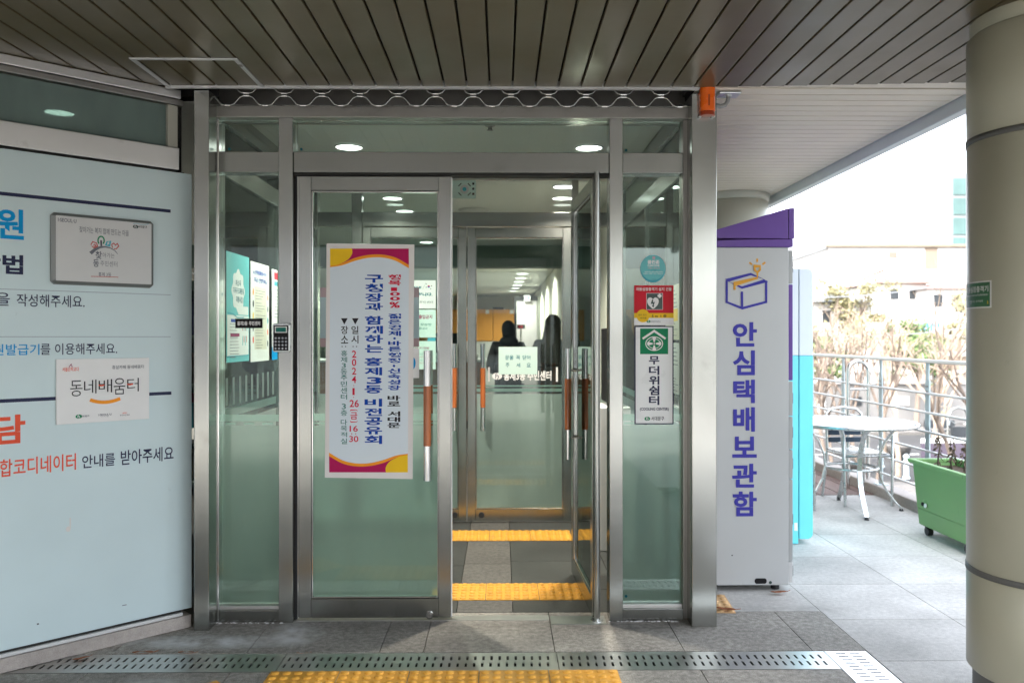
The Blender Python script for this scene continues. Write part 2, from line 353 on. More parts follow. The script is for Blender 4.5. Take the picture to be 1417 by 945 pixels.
    def lathe(s, prof, c, m, n=32, a0=0, a1=2*math.pi, smooth=True):
        full = abs(a1-a0-2*math.pi) < 1e-6; k = len(prof); nn = n if full else n+1; vs = []
        for i in range(nn):
            t = a0+(a1-a0)*i/n
            for r, z in prof: vs.append((c[0]+r*math.cos(t), c[1]+r*math.sin(t), c[2]+z))
        fs = [(i*k+j, ((i+1) % nn)*k+j, ((i+1) % nn)*k+j+1, i*k+j+1) for i in range(n) for j in range(k-1)]
        return s.add(vs, fs, m, smooth)
    def ell(s, c, rx, ry, rz, m, n=16, k=10):
        vs = []; 
        for i in range(1, k):
            p = math.pi*i/k
            for j in range(n): t = 2*math.pi*j/n; vs.append((c[0]+rx*math.sin(p)*math.cos(t), c[1]+ry*math.sin(p)*math.sin(t), c[2]+rz*math.cos(p)))
        vs += [(c[0], c[1], c[2]+rz), (c[0], c[1], c[2]-rz)]; T, B = len(vs)-2, len(vs)-1
        fs = [(i*n+j, (i+1)*n+j, (i+1)*n+(j+1) % n, i*n+(j+1) % n) for i in range(k-2) for j in range(n)]
        fs += [(T, j, (j+1) % n) for j in range(n)] + [(B, (k-2)*n+(j+1) % n, (k-2)*n+j) for j in range(n)]
        return s.add(vs, fs, m, True)
    def loft(s, rings, m, n=20):
        """rings: (x, y, z, rx, ry) from bottom to top, closed at both ends"""
        vs = []
        for (x, y, z, rx, ry) in rings:
            for j in range(n): t = 2*math.pi*j/n; vs.append((x+rx*math.cos(t), y+ry*math.sin(t), z))
        k = len(rings); fs = [(i*n+j, i*n+(j+1) % n, (i+1)*n+(j+1) % n, (i+1)*n+j) for i in range(k-1) for j in range(n)]
        s.add(vs, fs, m, True); s.add(vs[:n], [list(range(n))[::-1]], m); return s.add(vs[-n:], [list(range(n))], m)
    def rot(s, ang, piv, i0=0):
        c, q = math.cos(ang), math.sin(ang)
        for v in s.V[i0:]:
            x, y = v.x-piv[0], v.y-piv[1]; v.x = piv[0]+c*x-q*y; v.y = piv[1]+q*x+c*y
        return s
    def build(s, name, parent=None, bevel=0, segs=2, loc=None):
        me = bpy.data.meshes.new(name); L = rootloc(parent) if parent else Vector(loc or (0, 0, 0))
        me.from_pydata([v-L for v in s.V], [], s.Fc)
        for m in s.mats: me.materials.append(m)
        me.polygons.foreach_set('material_index', s.Mi); me.polygons.foreach_set('use_smooth', s.S); me.update()
        o = bpy.data.objects.new(name, me); C.objects.link(o)
        if parent: o.parent = parent
        else: o.location = L
        if bevel:
            b = o.modifiers.new('bevel', 'BEVEL'); b.width = bevel; b.segments = segs; b.limit_method = 'ANGLE'; b.angle_limit = R(40)
        return o
def rootloc(o):
    v = Vector((0, 0, 0))
    while o: v = v + Vector(o.location); o = o.parent
    return v
def tag(o, label=None, cat=None, group=None, kind=None):
    if label: o['label'] = label
    if cat: o['category'] = cat
    if group: o['group'] = group
    if kind: o['kind'] = kind
    return o
def thing(name, label, cat, loc=(0, 0, 0), group=None):
    o = bpy.data.objects.new(name, None); C.objects.link(o); o.location = loc; o.empty_display_size = .1
    return tag(o, label, cat, group)
def struct(mb, name, bevel=0): return tag(mb.build(name, bevel=bevel), kind='structure')
def copy_tree(o, parent=None):
    c = o.copy(); C.objects.link(c)
    if parent: c.parent = parent
    for ch in list(o.children): copy_tree(ch, c)
    return c

# ------------------------------------------------------------------ lettering
_G = {}
def glyphs(t, bold=0):
    k = (t, bold)
    if k not in _G:
        cu = bpy.data.curves.new('lettering', 'FONT'); cu.body = t; cu.offset = bold; cu.resolution_u = 3; cu.dimensions = '2D'; cu.fill_mode = 'BOTH'
        ob = bpy.data.objects.new('lettering', cu); C.objects.link(ob); bpy.context.view_layer.update()
        e = ob.evaluated_get(bpy.context.evaluated_depsgraph_get()); me = e.to_mesh()
        vs = [(v.co.x, v.co.y) for v in me.vertices]; fs = [list(p.vertices) for p in me.polygons if p.normal.z > 0] or [list(p.vertices)[::-1] for p in me.polygons]
        e.to_mesh_clear(); bpy.data.objects.remove(ob); bpy.data.curves.remove(cu)
        xs = [v[0] for v in vs]; ys = [v[1] for v in vs]
        _G[k] = (vs, fs, (min(xs), max(xs), min(ys), max(ys)))
    return _G[k]
def text(mb, pl, t, u0, u1, v0, v1, m, h=.002, bold=0):
    """write t so that its ink fills the box u0..u1, v0..v1 of the plane"""
    vs, fs, (a, b, c, d) = glyphs(t, bold)
    mb.add([pl.pt(u0+(x-a)/(b-a)*(u1-u0), v0+(y-c)/(d-c)*(v1-v0), h) for x, y in vs], fs, m)
def ptext(mb, pl, t, x0, y0, x1, y1, m, h=.002, bold=0):
    """the same with the box read off the photograph, on the sign's own plane"""
    ym, xm = (y0+y1)/2, (x0+x1)/2
    text(mb, pl, t, pl.uv(x0, ym)[0], pl.uv(x1, ym)[0], pl.uv(xm, y1)[1], pl.uv(xm, y0)[1], m, h, bold)
def emblem(mb, pl, u, v, r, m, m2, h):
    """the district office's round leaf mark: two facing comma leaves round a letter h"""
    for sgn in (1, -1):
        pts = []
        for i in range(13): a = R(100)+R(170)*i/12; pts.append((u+sgn*r*1.15*math.cos(a), v+sgn*r*.8*math.sin(a)))
        pts.append((u+sgn*r*.05, v-sgn*r*.1))
        mb.sheet(pl, pts, h, m)
    mb.stroke(pl, [(u-.35*r, v+.55*r), (u-.35*r, v-.5*r)], r*.2, h+.0004, m2)
    mb.stroke(pl, [(u-.35*r, v+.05*r), (u, v+.2*r), (u+.3*r, v), (u+.3*r, v-.5*r)], r*.2, h+.0004, m2)
def ring(n=24, ru=1, rv=1, u=0, v=0, a0=0, a1=2*math.pi, closed=True):
    k = n if closed else n+1
    return [(u+ru*math.cos(a0+(a1-a0)*i/n), v+rv*math.sin(a0+(a1-a0)*i/n)) for i in range(k)]

# ================================================================== THE SETTING
H = 2.70
def slabs(mb, xs, ys, m, z=0, g=.002, t=.05, skip=None):
    for i in range(len(xs)-1):
        for j in range(len(ys)-1):
            if skip and skip(xs[i], xs[i+1], ys[j], ys[j+1]): continue
            mb.box(xs[i]+g, xs[i+1]-g, ys[j]+g, ys[j+1]-g, z-t, z, m)
def seq(a, b, d):
    r = []; x = a
    while x < b-1e-6: r.append(x); x += d
    return r+[b]
DY0, DY1 = 3.578, 3.784            # drain channel along the threshold
GX0, GX1 = 1.50, 1.695             # second drain, running towards the street side
mb = MB()
mb.box(-9, 3.45, -9, 13.0, -.30, -.055, 'gap')
xf = [-7.3, -6.7, -6.1, -5.5, -4.9, -4.27, -3.66, -3.03, -2.42, -1.80, -1.18, -.575, .255, .874, GX0-.004]
yf = sorted([DY0-.004]+[3.578-.6*k for k in range(1, 21)])
slabs(mb, xf, yf, 'granite')                                             # in front of the drain
slabs(mb, [-3.03, -2.42, -1.80, -1.18, -.566, -.362, .248, .852, 1.45, 1.70], [DY1+.004, 4.33], 'granite')
xr = [1.70, 2.335, 2.975, 3.45]
slabs(mb, xr, sorted([3.66-.6*k for k in range(0, 20)]+[4.20, 4.80, 5.40, 6.0, 6.6, 7.2, 7.5]), 'terrace')
slabs(mb, [1.0, 1.70], [4.33, 4.80, 5.40, 6.0, 6.6, 7.2, 7.5], 'terrace')
slabs(mb, [GX0, 1.70], [3.578-.6*k for k in range(20, 4, -1)], 'terrace')
struct(mb, 'pavement')
mb = MB()                                                                # channel under the grates
mb.box(-3.0, 1.70, DY0, DY1, -.054, -.045, 'black'); mb.box(GX0, GX1+.003, .58, DY0-.004, -.054, -.045, 'black')
struct(mb, 'drain_channel')
mb = MB()
for k in range(24):
    x = 1.0+k*.102
    mb.box(x+.003, x+.099, 7.504, 12.9, -.05, .004 if k % 2 else .002, 'deck')
struct(mb, 'terrace_deck', )
mb = MB(); mb.box(3.45, 3.62, -9, 13.0, -.3, .09, 'plinth'); struct(mb, 'terrace_kerb', bevel=.01)
mb = MB(); mb.box(-9, 3.60, -9, 13.0, -3.7, -.301, 'build_grey'); struct(mb, 'terrace_base')
# street level below the terrace
GZ = -3.6
mb = MB(); mb.add([(-600, -600, GZ), (600, -600, GZ), (600, 600, GZ), (-600, 600, GZ)], [(0, 1, 2, 3)], 'groundmat'); struct(mb, 'ground')
mb = MB(); mb.add([(-60, 27, GZ+.004), (90, 30, GZ+.004), (90, 44, GZ+.004), (-60, 39, GZ+.004)], [(0, 1, 2, 3)], 'asphalt'); struct(mb, 'road')
mb = MB()
vs = [(3.62, -20, 0), (60, -20, 0), (60, 28.5, 0), (3.62, 27.5, 0)]
mb.add([(x, y, GZ+.004) for x, y, z in vs]+[(x, y, GZ+.12) for x, y, z in vs], [(4, 5, 6, 7), (0, 1, 5, 4), (1, 2, 6, 5), (2, 3, 7, 6), (3, 0, 4, 7)], 'sidewalk')
vs = [(-60, 39.4, 0), (90, 44.4, 0), (90, 52, 0), (-60, 50, 0)]
mb.add([(x, y, GZ+.006) for x, y, z in vs]+[(x, y, GZ+.12) for x, y, z in vs], [(4, 5, 6, 7), (0, 1, 5, 4), (1, 2, 6, 5), (2, 3, 7, 6), (3, 0, 4, 7)], 'sidewalk')
struct(mb, 'sidewalk')
mb = MB()
for k in range(24): mb.add([(-20+k*4, 33.9+k*.105, GZ+.008), (-18+k*4, 33.95+k*.105, GZ+.008), (-18+k*4, 34.1+k*.105, GZ+.008), (-20+k*4, 34.05+k*.105, GZ+.008)], [(0, 1, 2, 3)], 'white')
struct(mb, 'road_marking')

# interior
mb = MB()
mb.box(-6, 1.0, 4.332, 25, -.30, -.045, 'gap')
slabs(mb, [-6, -5.4, -4.8, -4.2, -3.6, -3.0, -2.4, -1.8, -1.2, -.84, -.24], [4.334, 4.62, 5.22, 5.82, 6.44, 7.0]+seq(7.6, 25, .6), 'tile_dark', t=.04)
slabs(mb, [-.24, .06], [4.334, 5.26, 6.2, 7.0]+seq(7.6, 25, .6), 'tile_strip', t=.04)
slabs(mb, [.06, .66, .995], [4.334, 4.72, 5.32, 5.92, 6.44, 7.0]+seq(7.6, 25, .6), 'tile_dark', t=.04)
struct(mb, 'lobby_floor')
mb = MB(); mb.box(-6, .99, 4.325, 25, 2.692, 2.70, 'ceiling'); struct(mb, 'lobby_ceiling')
mb = MB()
mb.box(-6, 1.1, 24.9, 25.1, 0, 2.69, 'wall_cream'); mb.box(-6.1, -6, -1, 25, 0, 2.69, 'wall_grey')
mb.box(.955, 1.05, 6.56, 25, 0, 2.69, 'wall_cream')
struct(mb, 'lobby_wall')
mb = MB(); mb.box(-6, .95, 11.0, 11.3, 2.40, 2.69, 'wall_dark'); struct(mb, 'ceiling_beam', bevel=.004)

# unseen storeys added above the canopy to keep the sun off the terrace
t = thing('unseen_upper_storeys', 'unseen upper storeys added above the entrance canopy to shade the terrace', 'building', (-3, 9, 2.98))
mb = MB(); mb.box(-12, 1.9, 3.6, 16, 2.98, 9.0, 'build_grey'); mb.build('wall', t)
for k in range(5):
    mb = MB(); mb.box(-10.5+k*2.4, -9+k*2.4, 3.56, 3.597, 4.2, 5.8, 'window_dark'); mb.build('window', t)
for k in range(4):
    mb = MB(); mb.box(1.903, 1.94, 4.6+k*2.6, 6.2+k*2.6, 4.2, 5.8, 'window_dark'); mb.build('window', t)
# unseen building added behind the camera for reflections and fill light
t = thing('unseen_building_opposite', 'unseen plain building wing added behind the viewer for reflections and fill light', 'building', (-3, -13, GZ))
mb = MB(); mb.box(-16, 2.6, -20, -13, GZ, 6.5, 'build_white'); mb.build('wall', t)
for k in range(4):
    mb = MB(); mb.box(-9+k*2.6, -7.2+k*2.6, -12.996, -12.95, .9, 2.2, 'window_dark'); mb.build('window', t)

# ------------------------------------------------------------------ canopy
t = thing('canopy', 'grey-brown metal plank canopy ceiling over the whole entrance', 'canopy', (0, 1, H))
mb = MB(); k0 = .054; pw = .1125
HX0, HX1, HY0, HY1 = at_z(181, 82, H).x, at_z(330, 82, H).x, at_z(250, 80, H).y, at_z(250, 120, H).y
for k in range(-58, 21):
    x0, x1 = k0+k*pw+.0045, k0+(k+1)*pw-.0045
    ye = 4.055 if x0 < .98 else 4.055-.075*(x0-.98)
    mb.box(x0, min(x1, 2.376), -2.9, ye, H, H+.012, 'plank')
mb.build('plank_ceiling', t, bevel=.0035)
mb = MB()
for k in range(0, 38):
    y0 = 4.07+k*.1
    if y0 < 7.75: mb.box(.985, 2.376, y0+.0055, y0+.0945, H, H+.012, 'plank_side')
mb.add([(.985, 4.068, H+.006), (2.376, 3.955, H+.006), (2.376, 4.068, H+.006)], [(0, 1, 2)], 'plank_side')
mb.build('side_plank_ceiling', t, bevel=.003)
mb = MB(); mb.box(-6.6, 2.38, -3, 4.07, H+.03, H+.26, 'gap'); mb.box(.96, 2.38, 4.07, 7.75, H+.03, H+.26, 'gap'); mb.box(-6.6, .955, 4.34, 7.75, H+.03, H+.26, 'gap'); mb.build('roof_slab', t)
mb = MB(); mb.box(2.384, 2.45, -3, 7.8, H-.07, H+.27, 'fascia'); mb.box(.96, 2.38, 7.754, 7.8, H-.07, H+.27, 'fascia'); mb.build('edge_trim', t, bevel=.006)
mb = MB(); mb.box(-1.66, .985, 4.052, 4.068, H-.012, H+.028, 'frame_alu'); mb.build('edge_bead', t)
mb = MB(); wd = .022; z0, z1 = H-.006, H-.0005
mb.box(HX0, HX1, HY0, HY0+wd, z0, z1, 'frame_alu'); mb.box(HX0, HX1, HY1-wd, HY1, z0, z1, 'frame_alu')
mb.box(HX0, HX0+wd, HY0+wd, HY1-wd, z0, z1, 'frame_alu'); mb.box(HX1-wd, HX1, HY0+wd, HY1-wd, z0, z1, 'frame_alu')
mb.box(HX1-.019, HX1-.005, 3.72, 3.745, z0-.004, z0, 'steel_dark')
mb.build('access_hatch', t, bevel=.0015)

# ------------------------------------------------------------------ the sign wall on the left
LU = (.732, .681); LP = Plane((-1.555, 4.145), LU); LW = Plane(LP.P-LP.n*.035, LU)
t = thing('sign_wall', 'slanting wall with pale blue information board and dark glass strip above', 'wall', (LP.P.x, LP.P.y, 0))
UE = -5.2
up = LW.uv(265.5, 470)[0]; ur = LW.uv(247, 180)[0]; ug = LW.uv(233, 170)[0]
zb, zt, zr0, zr1, zg1 = .085, 2.285, 2.296, 2.405, 2.655
mb = MB(); mb.pbox(LP, UE, -.012, 0, .062, -.14, 0, 'plinth'); mb.pbox(LP, UE, -.05, .063, .078, -.14, -.010, 'offwhite'); mb.pbox(LP, UE, -.05, .0785, .084, -.14, -.022, 'gap'); mb.build('plinth', t, bevel=.004)
mb = MB(); mb.pbox(LW, UE, up, zb, zt, -.03, 0, 'board_wall'); board = mb.build('information_board', t, bevel=.002)
mb = MB(); mb.pbox(LW, UE, ur, zr0, zr1, -.05, .012, 'steel_flat'); mb.pbox(LW, UE, ur+.01, zg1, H-.002, -.05, .008, 'steel_flat'); mb.pbox(LW, UE, ur+.03, zg1-.03, zg1-.002, -.05, -.006, 'steel_dark'); mb.build('rail', t, bevel=.003)
mb = MB(); mb.pbox(LW, UE, ug, zr1+.002, zg1-.034, -.05, -.035, 'glass_strip'); mb.build('glass_strip', t)
mb = MB(); mb.pbox(LW, ug+.003, ur, zr1+.002, zg1-.034, -.05, -.012, 'column_pale'); mb.build('end_post', t)
mb = MB(); mb.pbox(LW, ur+.004, -.012, zr0-.006, H-.004, -.14, -.09, 'gap'); mb.pbox(LW, UE, ur-.1, zr0+.004, H-.02, -.16, -.147, 'gap' ) if False else None
mb.pbox(LW, UE, -.02, .09, zr0, -.14, -.034, 'gap'); mb.build('backing', t)
for k in range(3):
    mb = MB(); u = -1.0-1.7*k; mb.pbox(LW, u-.03, u, zr1+.002, zg1-.034, -.09, -.052, 'steel_dark') ; mb.build('glazing_bar', t)
mb = MB()                                                               # printed on the board
hh = .0015
def wline(ya, yb, xa, xb, th, m):
    a, b = LW.uv(xa, ya), LW.uv(xb, yb); mb.stroke(LW, [(a[0]-2.5, (a[1]+b[1])/2), (b[0], (a[1]+b[1])/2)], th, hh, m)
wline(269, 291.5, 0, 236, .016, 'navy'); wline(403.5, 405, 0, 236, .003, 'thinline'); wline(466, 466, 0, 236, .003, 'thinline'); wline(554, 544.5, 0, 237, .016, 'navy')
ptext(mb, LW, '원', -6, 289, 33, 331, 'skyblue', hh, .028)
ptext(mb, LW, '방법', -33, 351.5, 32, 379, 'navy', hh, .03)
ptext(mb, LW, '을', -7, 405, 13.5, 423, 'navy', hh, .006); ptext(mb, LW, '작성해주세요.', 23, 408, 117, 425, 'navy', hh, .006)
ptext(mb, LW, '원발급기', -10, 476, 54.5, 491.5, 'skyblue', hh, .01); ptext(mb, LW, '를 이용해주세요.', 56, 475, 162, 490.5, 'navy', hh, .006)
ptext(mb, LW, '담', -10, 574, 35, 614, 'coral', hh, .03)
ptext(mb, LW, '종합코디네이터', -20, 632, 105, 656, 'coral', hh, .012); ptext(mb, LW, '안내를', 113.5, 628, 159, 646, 'navy', hh, .01); ptext(mb, LW, '받아주세요', 167, 620, 240, 640, 'navy', hh, .01)
def dot(px, py, a, b, m):
    u, v = LW.uv(px, py); mb.rect(LW, u, u+a, v, v+b, hh, m)
dot(51, 864, .008, .006, 'ink'); dot(169, 838, .02, .004, 'greytext'); 
u, v = LW.uv(92, 732); mb.sheet(LW, ring(12, .010, .013, u+.007, v), hh, 'steel_flat'); mb.rect(LW, u+.012, u+.018, v, v+.05, hh+.0004, 'steel_flat')
mb.build('lettering', board)

# plaques hung on that wall
def lift(h): return Plane(LW.P+LW.n*h, LU)
S1 = lift(.03); a = S1.uv(73, 340); b = S1.uv(213, 350); v0, v1 = S1.uv(140, 394.5)[1], S1.uv(140, 300)[1]
t = thing('plaque', 'silver-framed plaque with a drawn hill, house and heart on the blue board', 'plaque', LW.pt(a[0], v0))
mb = MB(); ch = .012; f = .012
def octa(e): return [(a[0]+ch+e*.4, v0+e), (b[0]-ch-e*.4, v0+e), (b[0]-e, v0+ch+e*.4), (b[0]-e, v1-ch-e*.4), (b[0]-ch-e*.4, v1-e), (a[0]+ch+e*.4, v1-e), (a[0]+e, v1-ch-e*.4), (a[0]+e, v0+ch+e*.4)]
p0, p1, p2 = octa(-.004), octa(-.002), octa(f)
vs = [LW.pt(u, v, .001) for u, v in p0]+[LW.pt(u, v, .016) for u, v in p1]+[LW.pt(u, v, .0305) for u, v in p2]
mb.add(vs, [(k*8+i, k*8+(i+1) % 8, k*8+8+(i+1) % 8, k*8+8+i) for k in range(2) for i in range(8)]+[list(range(16, 24))], 'plaque_frame'); mb.build('frame', t, bevel=.001)
mb = MB(); mb.rect(LW, a[0]+f*1.05, b[0]-f*1.05, v0+f*1.05, v1-f*1.05, .0312, 'offwhite'); face = mb.build('face', t)
mb = MB(); h = .002
def s1(x, y): return S1.uv(60+x/8.22, 285+y/8.22)
def s1t(t_, x0, y0, x1, y1, m, bold=0): ptext(mb, S1, t_, 60+x0/8.22, 285+y0/8.22, 60+x1/8.22, 285+y1/8.22, m, h, bold)
s1t('I·SEOUL·U', 165, 145, 375, 188, 'greytext', .02)
s1t('찾아가는 복지 함께 만드는 마을', 408, 255, 970, 325, 'greytext', .004)
s1t('찾', 590, 515, 665, 605, 'greytext', .02); s1t('아가는', 672, 535, 808, 592, 'greytext')
s1t('동', 565, 610, 632, 695, 'greytext', .02); s1t('주민센터', 645, 628, 840, 690, 'greytext')
s1t('홍제 3동', 625, 757, 770, 802, 'greytext', .01); s1t('서대문구', 1075, 225, 1178, 256, 'ink', .02)
mb.stroke(S1, [s1(1018, 205), s1(1060, 200), s1(1100, 212), s1(1150, 214), s1(1195, 206)], .002, h, 'musicblue')
u, v = s1(1048, 238); emblem(mb, S1, u, v, .011, 'pictogram', 'offwhite', h)
mb.stroke(S1, [s1(540, 802), s1(700, 806), s1(852, 812)], .003, h, 'housered')
mb.stroke(S1, [s1(535, 540), s1(585, 498), s1(640, 472), s1(700, 466), s1(760, 480), s1(810, 508), s1(845, 548)], [.016, .013, .010, .007, .005, .004, .002], h, 'greytext')
mb.stroke(S1, [s1(655+36*math.sin(q/9*4.9-2.45), 395-48*math.cos(q/9*4.9-2.45)) for q in range(10)], .006, h, 'green')
mb.stroke(S1, [s1(655, 392), s1(658, 458)], .008, h, 'mauve')
mb.stroke(S1, [s1(538, 445), s1(560, 408), s1(605, 425), s1(615, 460), s1(575, 480), s1(548, 455)], .0045, h, 'housered')
mb.stroke(S1, [s1(568, 450), s1(580, 438), s1(596, 450), s1(580, 465), s1(570, 458)], .004, h, 'housered')
mb.stroke(S1, [s1(700, 440), s1(712, 452), s1(722, 410), s1(760, 402), s1(752, 462), s1(730, 455), s1(745, 438)], .005, h, 'musicblue')
mb.stroke(S1, [s1(785, 480), s1(776, 440), s1(800, 425), s1(818, 448), s1(840, 430), s1(856, 458), s1(825, 492), s1(800, 488)], .0045, h, 'housered')
mb.build('lettering', face)

S2 = lift(.012); a = S2.uv(78, 540); b = S2.uv(206.5, 538); v0, v1 = S2.uv(142, 583.5)[1], S2.uv(142, 496)[1]
t = thing('signboard', 'thin white signboard with large black lettering above an orange smile curve', 'sign', LW.pt(a[0], v0))
mb = MB(); mb.pbox(LW, a[0], b[0], v0, v1, .001, .012, 'white'); face = mb.build('board', t, bevel=.001)
mb = MB()
def s2(x, y): return S2.uv(70+x/9, 490+y/9)
def s2t(t_, x0, y0, x1, y1, m, bold=0): ptext(mb, S2, t_, 70+x0/9, 490+y0/9, 70+x1/9, 490+y1/9, m, h, bold)
for ch_, x0, y0, x1, y1 in (('동', 242, 328, 395, 525), ('네', 415, 318, 570, 490), ('배', 597, 312, 765, 478), ('움', 785, 298, 928, 500), ('터', 952, 297, 1097, 465)):
    s2t(ch_, x0, y0, x1, y1, 'ink', -.004)
mb.stroke(S2, [s2(597, 383), s2(630, 393), s2(667, 383)], .006, h+.0006, 'coral'); mb.stroke(S2, [s2(952, 372), s2(985, 380), s2(1024, 370)], .006, h+.0006, 'coral')
mb.stroke(S2, [s2(490+375*q/10, 568+38*(1-((q-5)/5)**2)-16*q/10) for q in range(11)], .016, h, 'orange')
s2t('홍살카페 동네배움터', 765, 135, 1160, 182, 'greytext', .006); s2t('서울은학교다', 145, 162, 352, 215, 'coral', .01)
mb.stroke(S2, [s2(228, 160), s2(250, 130), s2(270, 158)], .003, h, 'wine'); mb.stroke(S2, [s2(250, 130), s2(262, 122)], .003, h, 'wine')
u, v = s2(350, 775); emblem(mb, S2, u, v, .012, 'green', 'white', h)
s2t('서대문구', 390, 757, 482, 782, 'greytext', .02); s2t('I·SEOUL·U', 595, 738, 757, 764, 'greytext', .02); s2t('너와 나의 서울', 620, 768, 720, 780, 'greytext'); s2t('서울특별시', 890, 722, 950, 740, 'coral', .01); s2t('평생교육진흥원', 862, 748, 982, 766, 'greytext', .01)
mb.build('lettering', face)

# ------------------------------------------------------------------ entrance vestibule
FY = 4.2
def fX(px): return PX(px, FY)
def fZ(py): return PZ(py, FY)
V = thing('entrance_vestibule', 'stainless steel and green glass entrance vestibule with double doors', 'entrance', (-.28, FY, 0))
zT1, zT0, zB1, zB0 = fZ(211), fZ(239.5), fZ(148.5), fZ(164.5)
mb = MB(); mb.box(PX(268, 4.08), PX(289, 4.08), 4.08, 4.30, -.04, H-.014, 'steel'); o = mb.build('outer_post', V, bevel=.004)
mb = MB(); mb.box(PX(957.5, 4.10), PX(992, 4.10), 4.10, 4.30, -.04, H-.014, 'steel'); o = mb.build('outer_post', V, bevel=.004)
mb = MB(); mb.box(fX(286), fX(291), 4.235, 4.30, 0, zB0-.002, 'gap'); mb.build('gap_strip', V); mb = MB(); mb.box(fX(955.7), fX(959.5), 4.235, 4.30, 0, zB0-.002, 'gap'); mb.build('gap_strip', V)
mb = MB(); mb.box(fX(406)+.0006, fX(412)-.011, 4.236, 4.25, .0, zT0-.003, 'rubber'); mb.build('gap_strip', V)  # strip added to stop vestibule lamplight leaking past the closed door
PA0, PA1, PB0, PB1 = fX(386.5), fX(406), fX(843), fX(861.5)
JL0, JL1, JR0, JR1 = fX(291.3), fX(302.5), fX(945.5), fX(955.5)
for x0, x1, y0, z1, m in ((JL0, JL1, 4.205, zB0, 'steel_pol'), (PA0, PA1, 4.185, zB0, 'steel'), (PB0, PB1, 4.185, zB0, 'steel'), (JR0, JR1, 4.205, zB0, 'steel_dark')):  # right jamb's darker steel stands in for the dark surroundings it mirrors
    mb = MB(); mb.box(x0, x1, y0, 4.30, 0, z1, m); mb.build('post', V, bevel=.003)
mb = MB(); mb.box(JL0, JR1, 4.19, 4.318, zB0+.001, zB1, 'steel_dark'); mb.build('beam', V, bevel=.003)
for x0, x1, m in ((JL1, PA0, 'steel_h'), (PA1, PB0, 'steel_h'), (PB1, JR0, 'steel_h')):
    mb = MB(); mb.box(x0+.0006, x1-.0006, 4.2, 4.296, zT0, zT1, m); mb.build('transom', V, bevel=.003)
    mb = MB(); mb.box(x0+.001, x1-.001, 4.246, 4.254, zT1+.001, zB0-.001, 'glass'); mb.build('transom_pane', V)
for x0, x1 in ((JL1, PA0), (PB1, JR0)):
    mb = MB(); mb.box(x0+.0006, x1-.0006, 4.2, 4.296, 0, fZ(843), 'steel_h'); mb.box(x0+.0006, x1-.0006, 4.215, 4.285, fZ(843)+.0006, fZ(838), 'steel_flat'); mb.build('bottom_rail', V, bevel=.002)
    mb = MB(); mb.box(x0+.001, x1-.001, 4.246, 4.254, fZ(838)+.001, zT0-.001, 'glass'); pane = mb.build('sidelight_pane', V)
    mb = MB(); P4 = Plane((0, 4.2575), (1, 0))
    mb.rect(P4, x0+.001, x1-.001, fZ(838)+.002, fZ(590), 0, 'film'); mb.rect(P4, x0+.001, x1-.001, fZ(584), fZ(574.5), 0, 'film_band')
    for q in range(3): mb.rect(P4, x0+.015+.095*q, x0+.07+.095*q, fZ(589), fZ(585.5), 0, 'film_band')
    mb.build('frosted_film', pane)
    xs = x0+.04 if x0 < 0 else x0+.025
    for zz in ((fZ(205), fZ(829)) if x0 > 0 else (fZ(205),)): mb = MB(); mb.cyl((xs, 4.2455, zz), (xs, 4.243, zz), .007, 'tealdeep', n=12); mb.build('glass_mark', pane)
mb = MB(); xs = PA1+.03; mb.cyl((xs, 4.2455, fZ(205)), (xs, 4.243, fZ(205)), .007, 'tealdeep', n=12); mb.build('glass_mark', V)

def leaf(x0, x1, y, zt, sw, rt, rb, zf, bands, swr=None, d=.022, film='film'):
    """one framed glass door leaf; returns the meshes of its frame, pane and film"""
    z0 = .012; f = MB(); swr = swr or sw
    f.box(x0, x0+sw, y-d, y+d, z0, zt, 'steel'); f.box(x1-swr, x1, y-d, y+d, z0, zt, 'steel')
    f.box(x0+sw+.0006, x1-swr-.0006, y-d, y+d, zt-rt, zt, 'steel_h'); f.box(x0+sw+.0006, x1-swr-.0006, y-d, y+d, z0, z0+rb, 'steel_h')
    e = .008
    f.box(x0+sw+.001, x0+sw+e, y-.014, y+.014, z0+rb+.0006, zt-rt-.0006, 'steel_pol'); f.box(x1-swr-e, x1-swr-.001, y-.014, y+.014, z0+rb+.0006, zt-rt-.0006, 'steel_pol')
    f.box(x0+sw+e+.0006, x1-swr-e-.0006, y-.014, y+.014, z0+rb+.0006, z0+rb+e, 'steel_pol'); f.box(x0+sw+e+.0006, x1-swr-e-.0006, y-.014, y+.014, zt-rt-e, zt-rt-.0006, 'steel_pol')
    g = MB(); a, b, c, q = x0+sw+e+.001, x1-swr-e-.001, z0+rb+e+.001, zt-rt-e-.001
    g.box(a, b, y-.004, y+.004, c, q, 'glass')
    k = MB(); P = Plane((0, y+.0065), (1, 0)); k.rect(P, a, b, c, zf, 0, film)
    for u, v in bands: k.rect(P, a, b, u, v, 0, 'film_band')
    return [(f, 'door'), (g, 'glass_pane'), (k, 'frosted_film')]
def grip(x, y, z0, z1, w0, w1, off=.055, r=.0185, both=True):
    hm = MB()
    for sgn in ((-1, 1) if both else (-1,)):
        yy = y+sgn*off
        hm.cyl((x, yy, z0), (x, yy, w0-.001), r, 'steel_pol', n=20); hm.cyl((x, yy, w0), (x, yy, w1), r*1.06, 'wood', n=20); hm.cyl((x, yy, w1+.001), (x, yy, z1), r, 'steel_pol', n=20)
        for zz in (z0+.13, z1-.13): hm.cyl((x, yy, zz), (x, y+sgn*.004, zz), .007, 'steel_pol', n=10)
    return hm
zl = fZ(243.5); DL0, DL1 = fX(412), fX(623.5)
bands = [(fZ(583), fZ(573)), (fZ(587.5), fZ(585.5))]
parts = leaf(DL0, DL1, 4.243, zl, .063, .073, .098, fZ(590), bands, swr=.062)
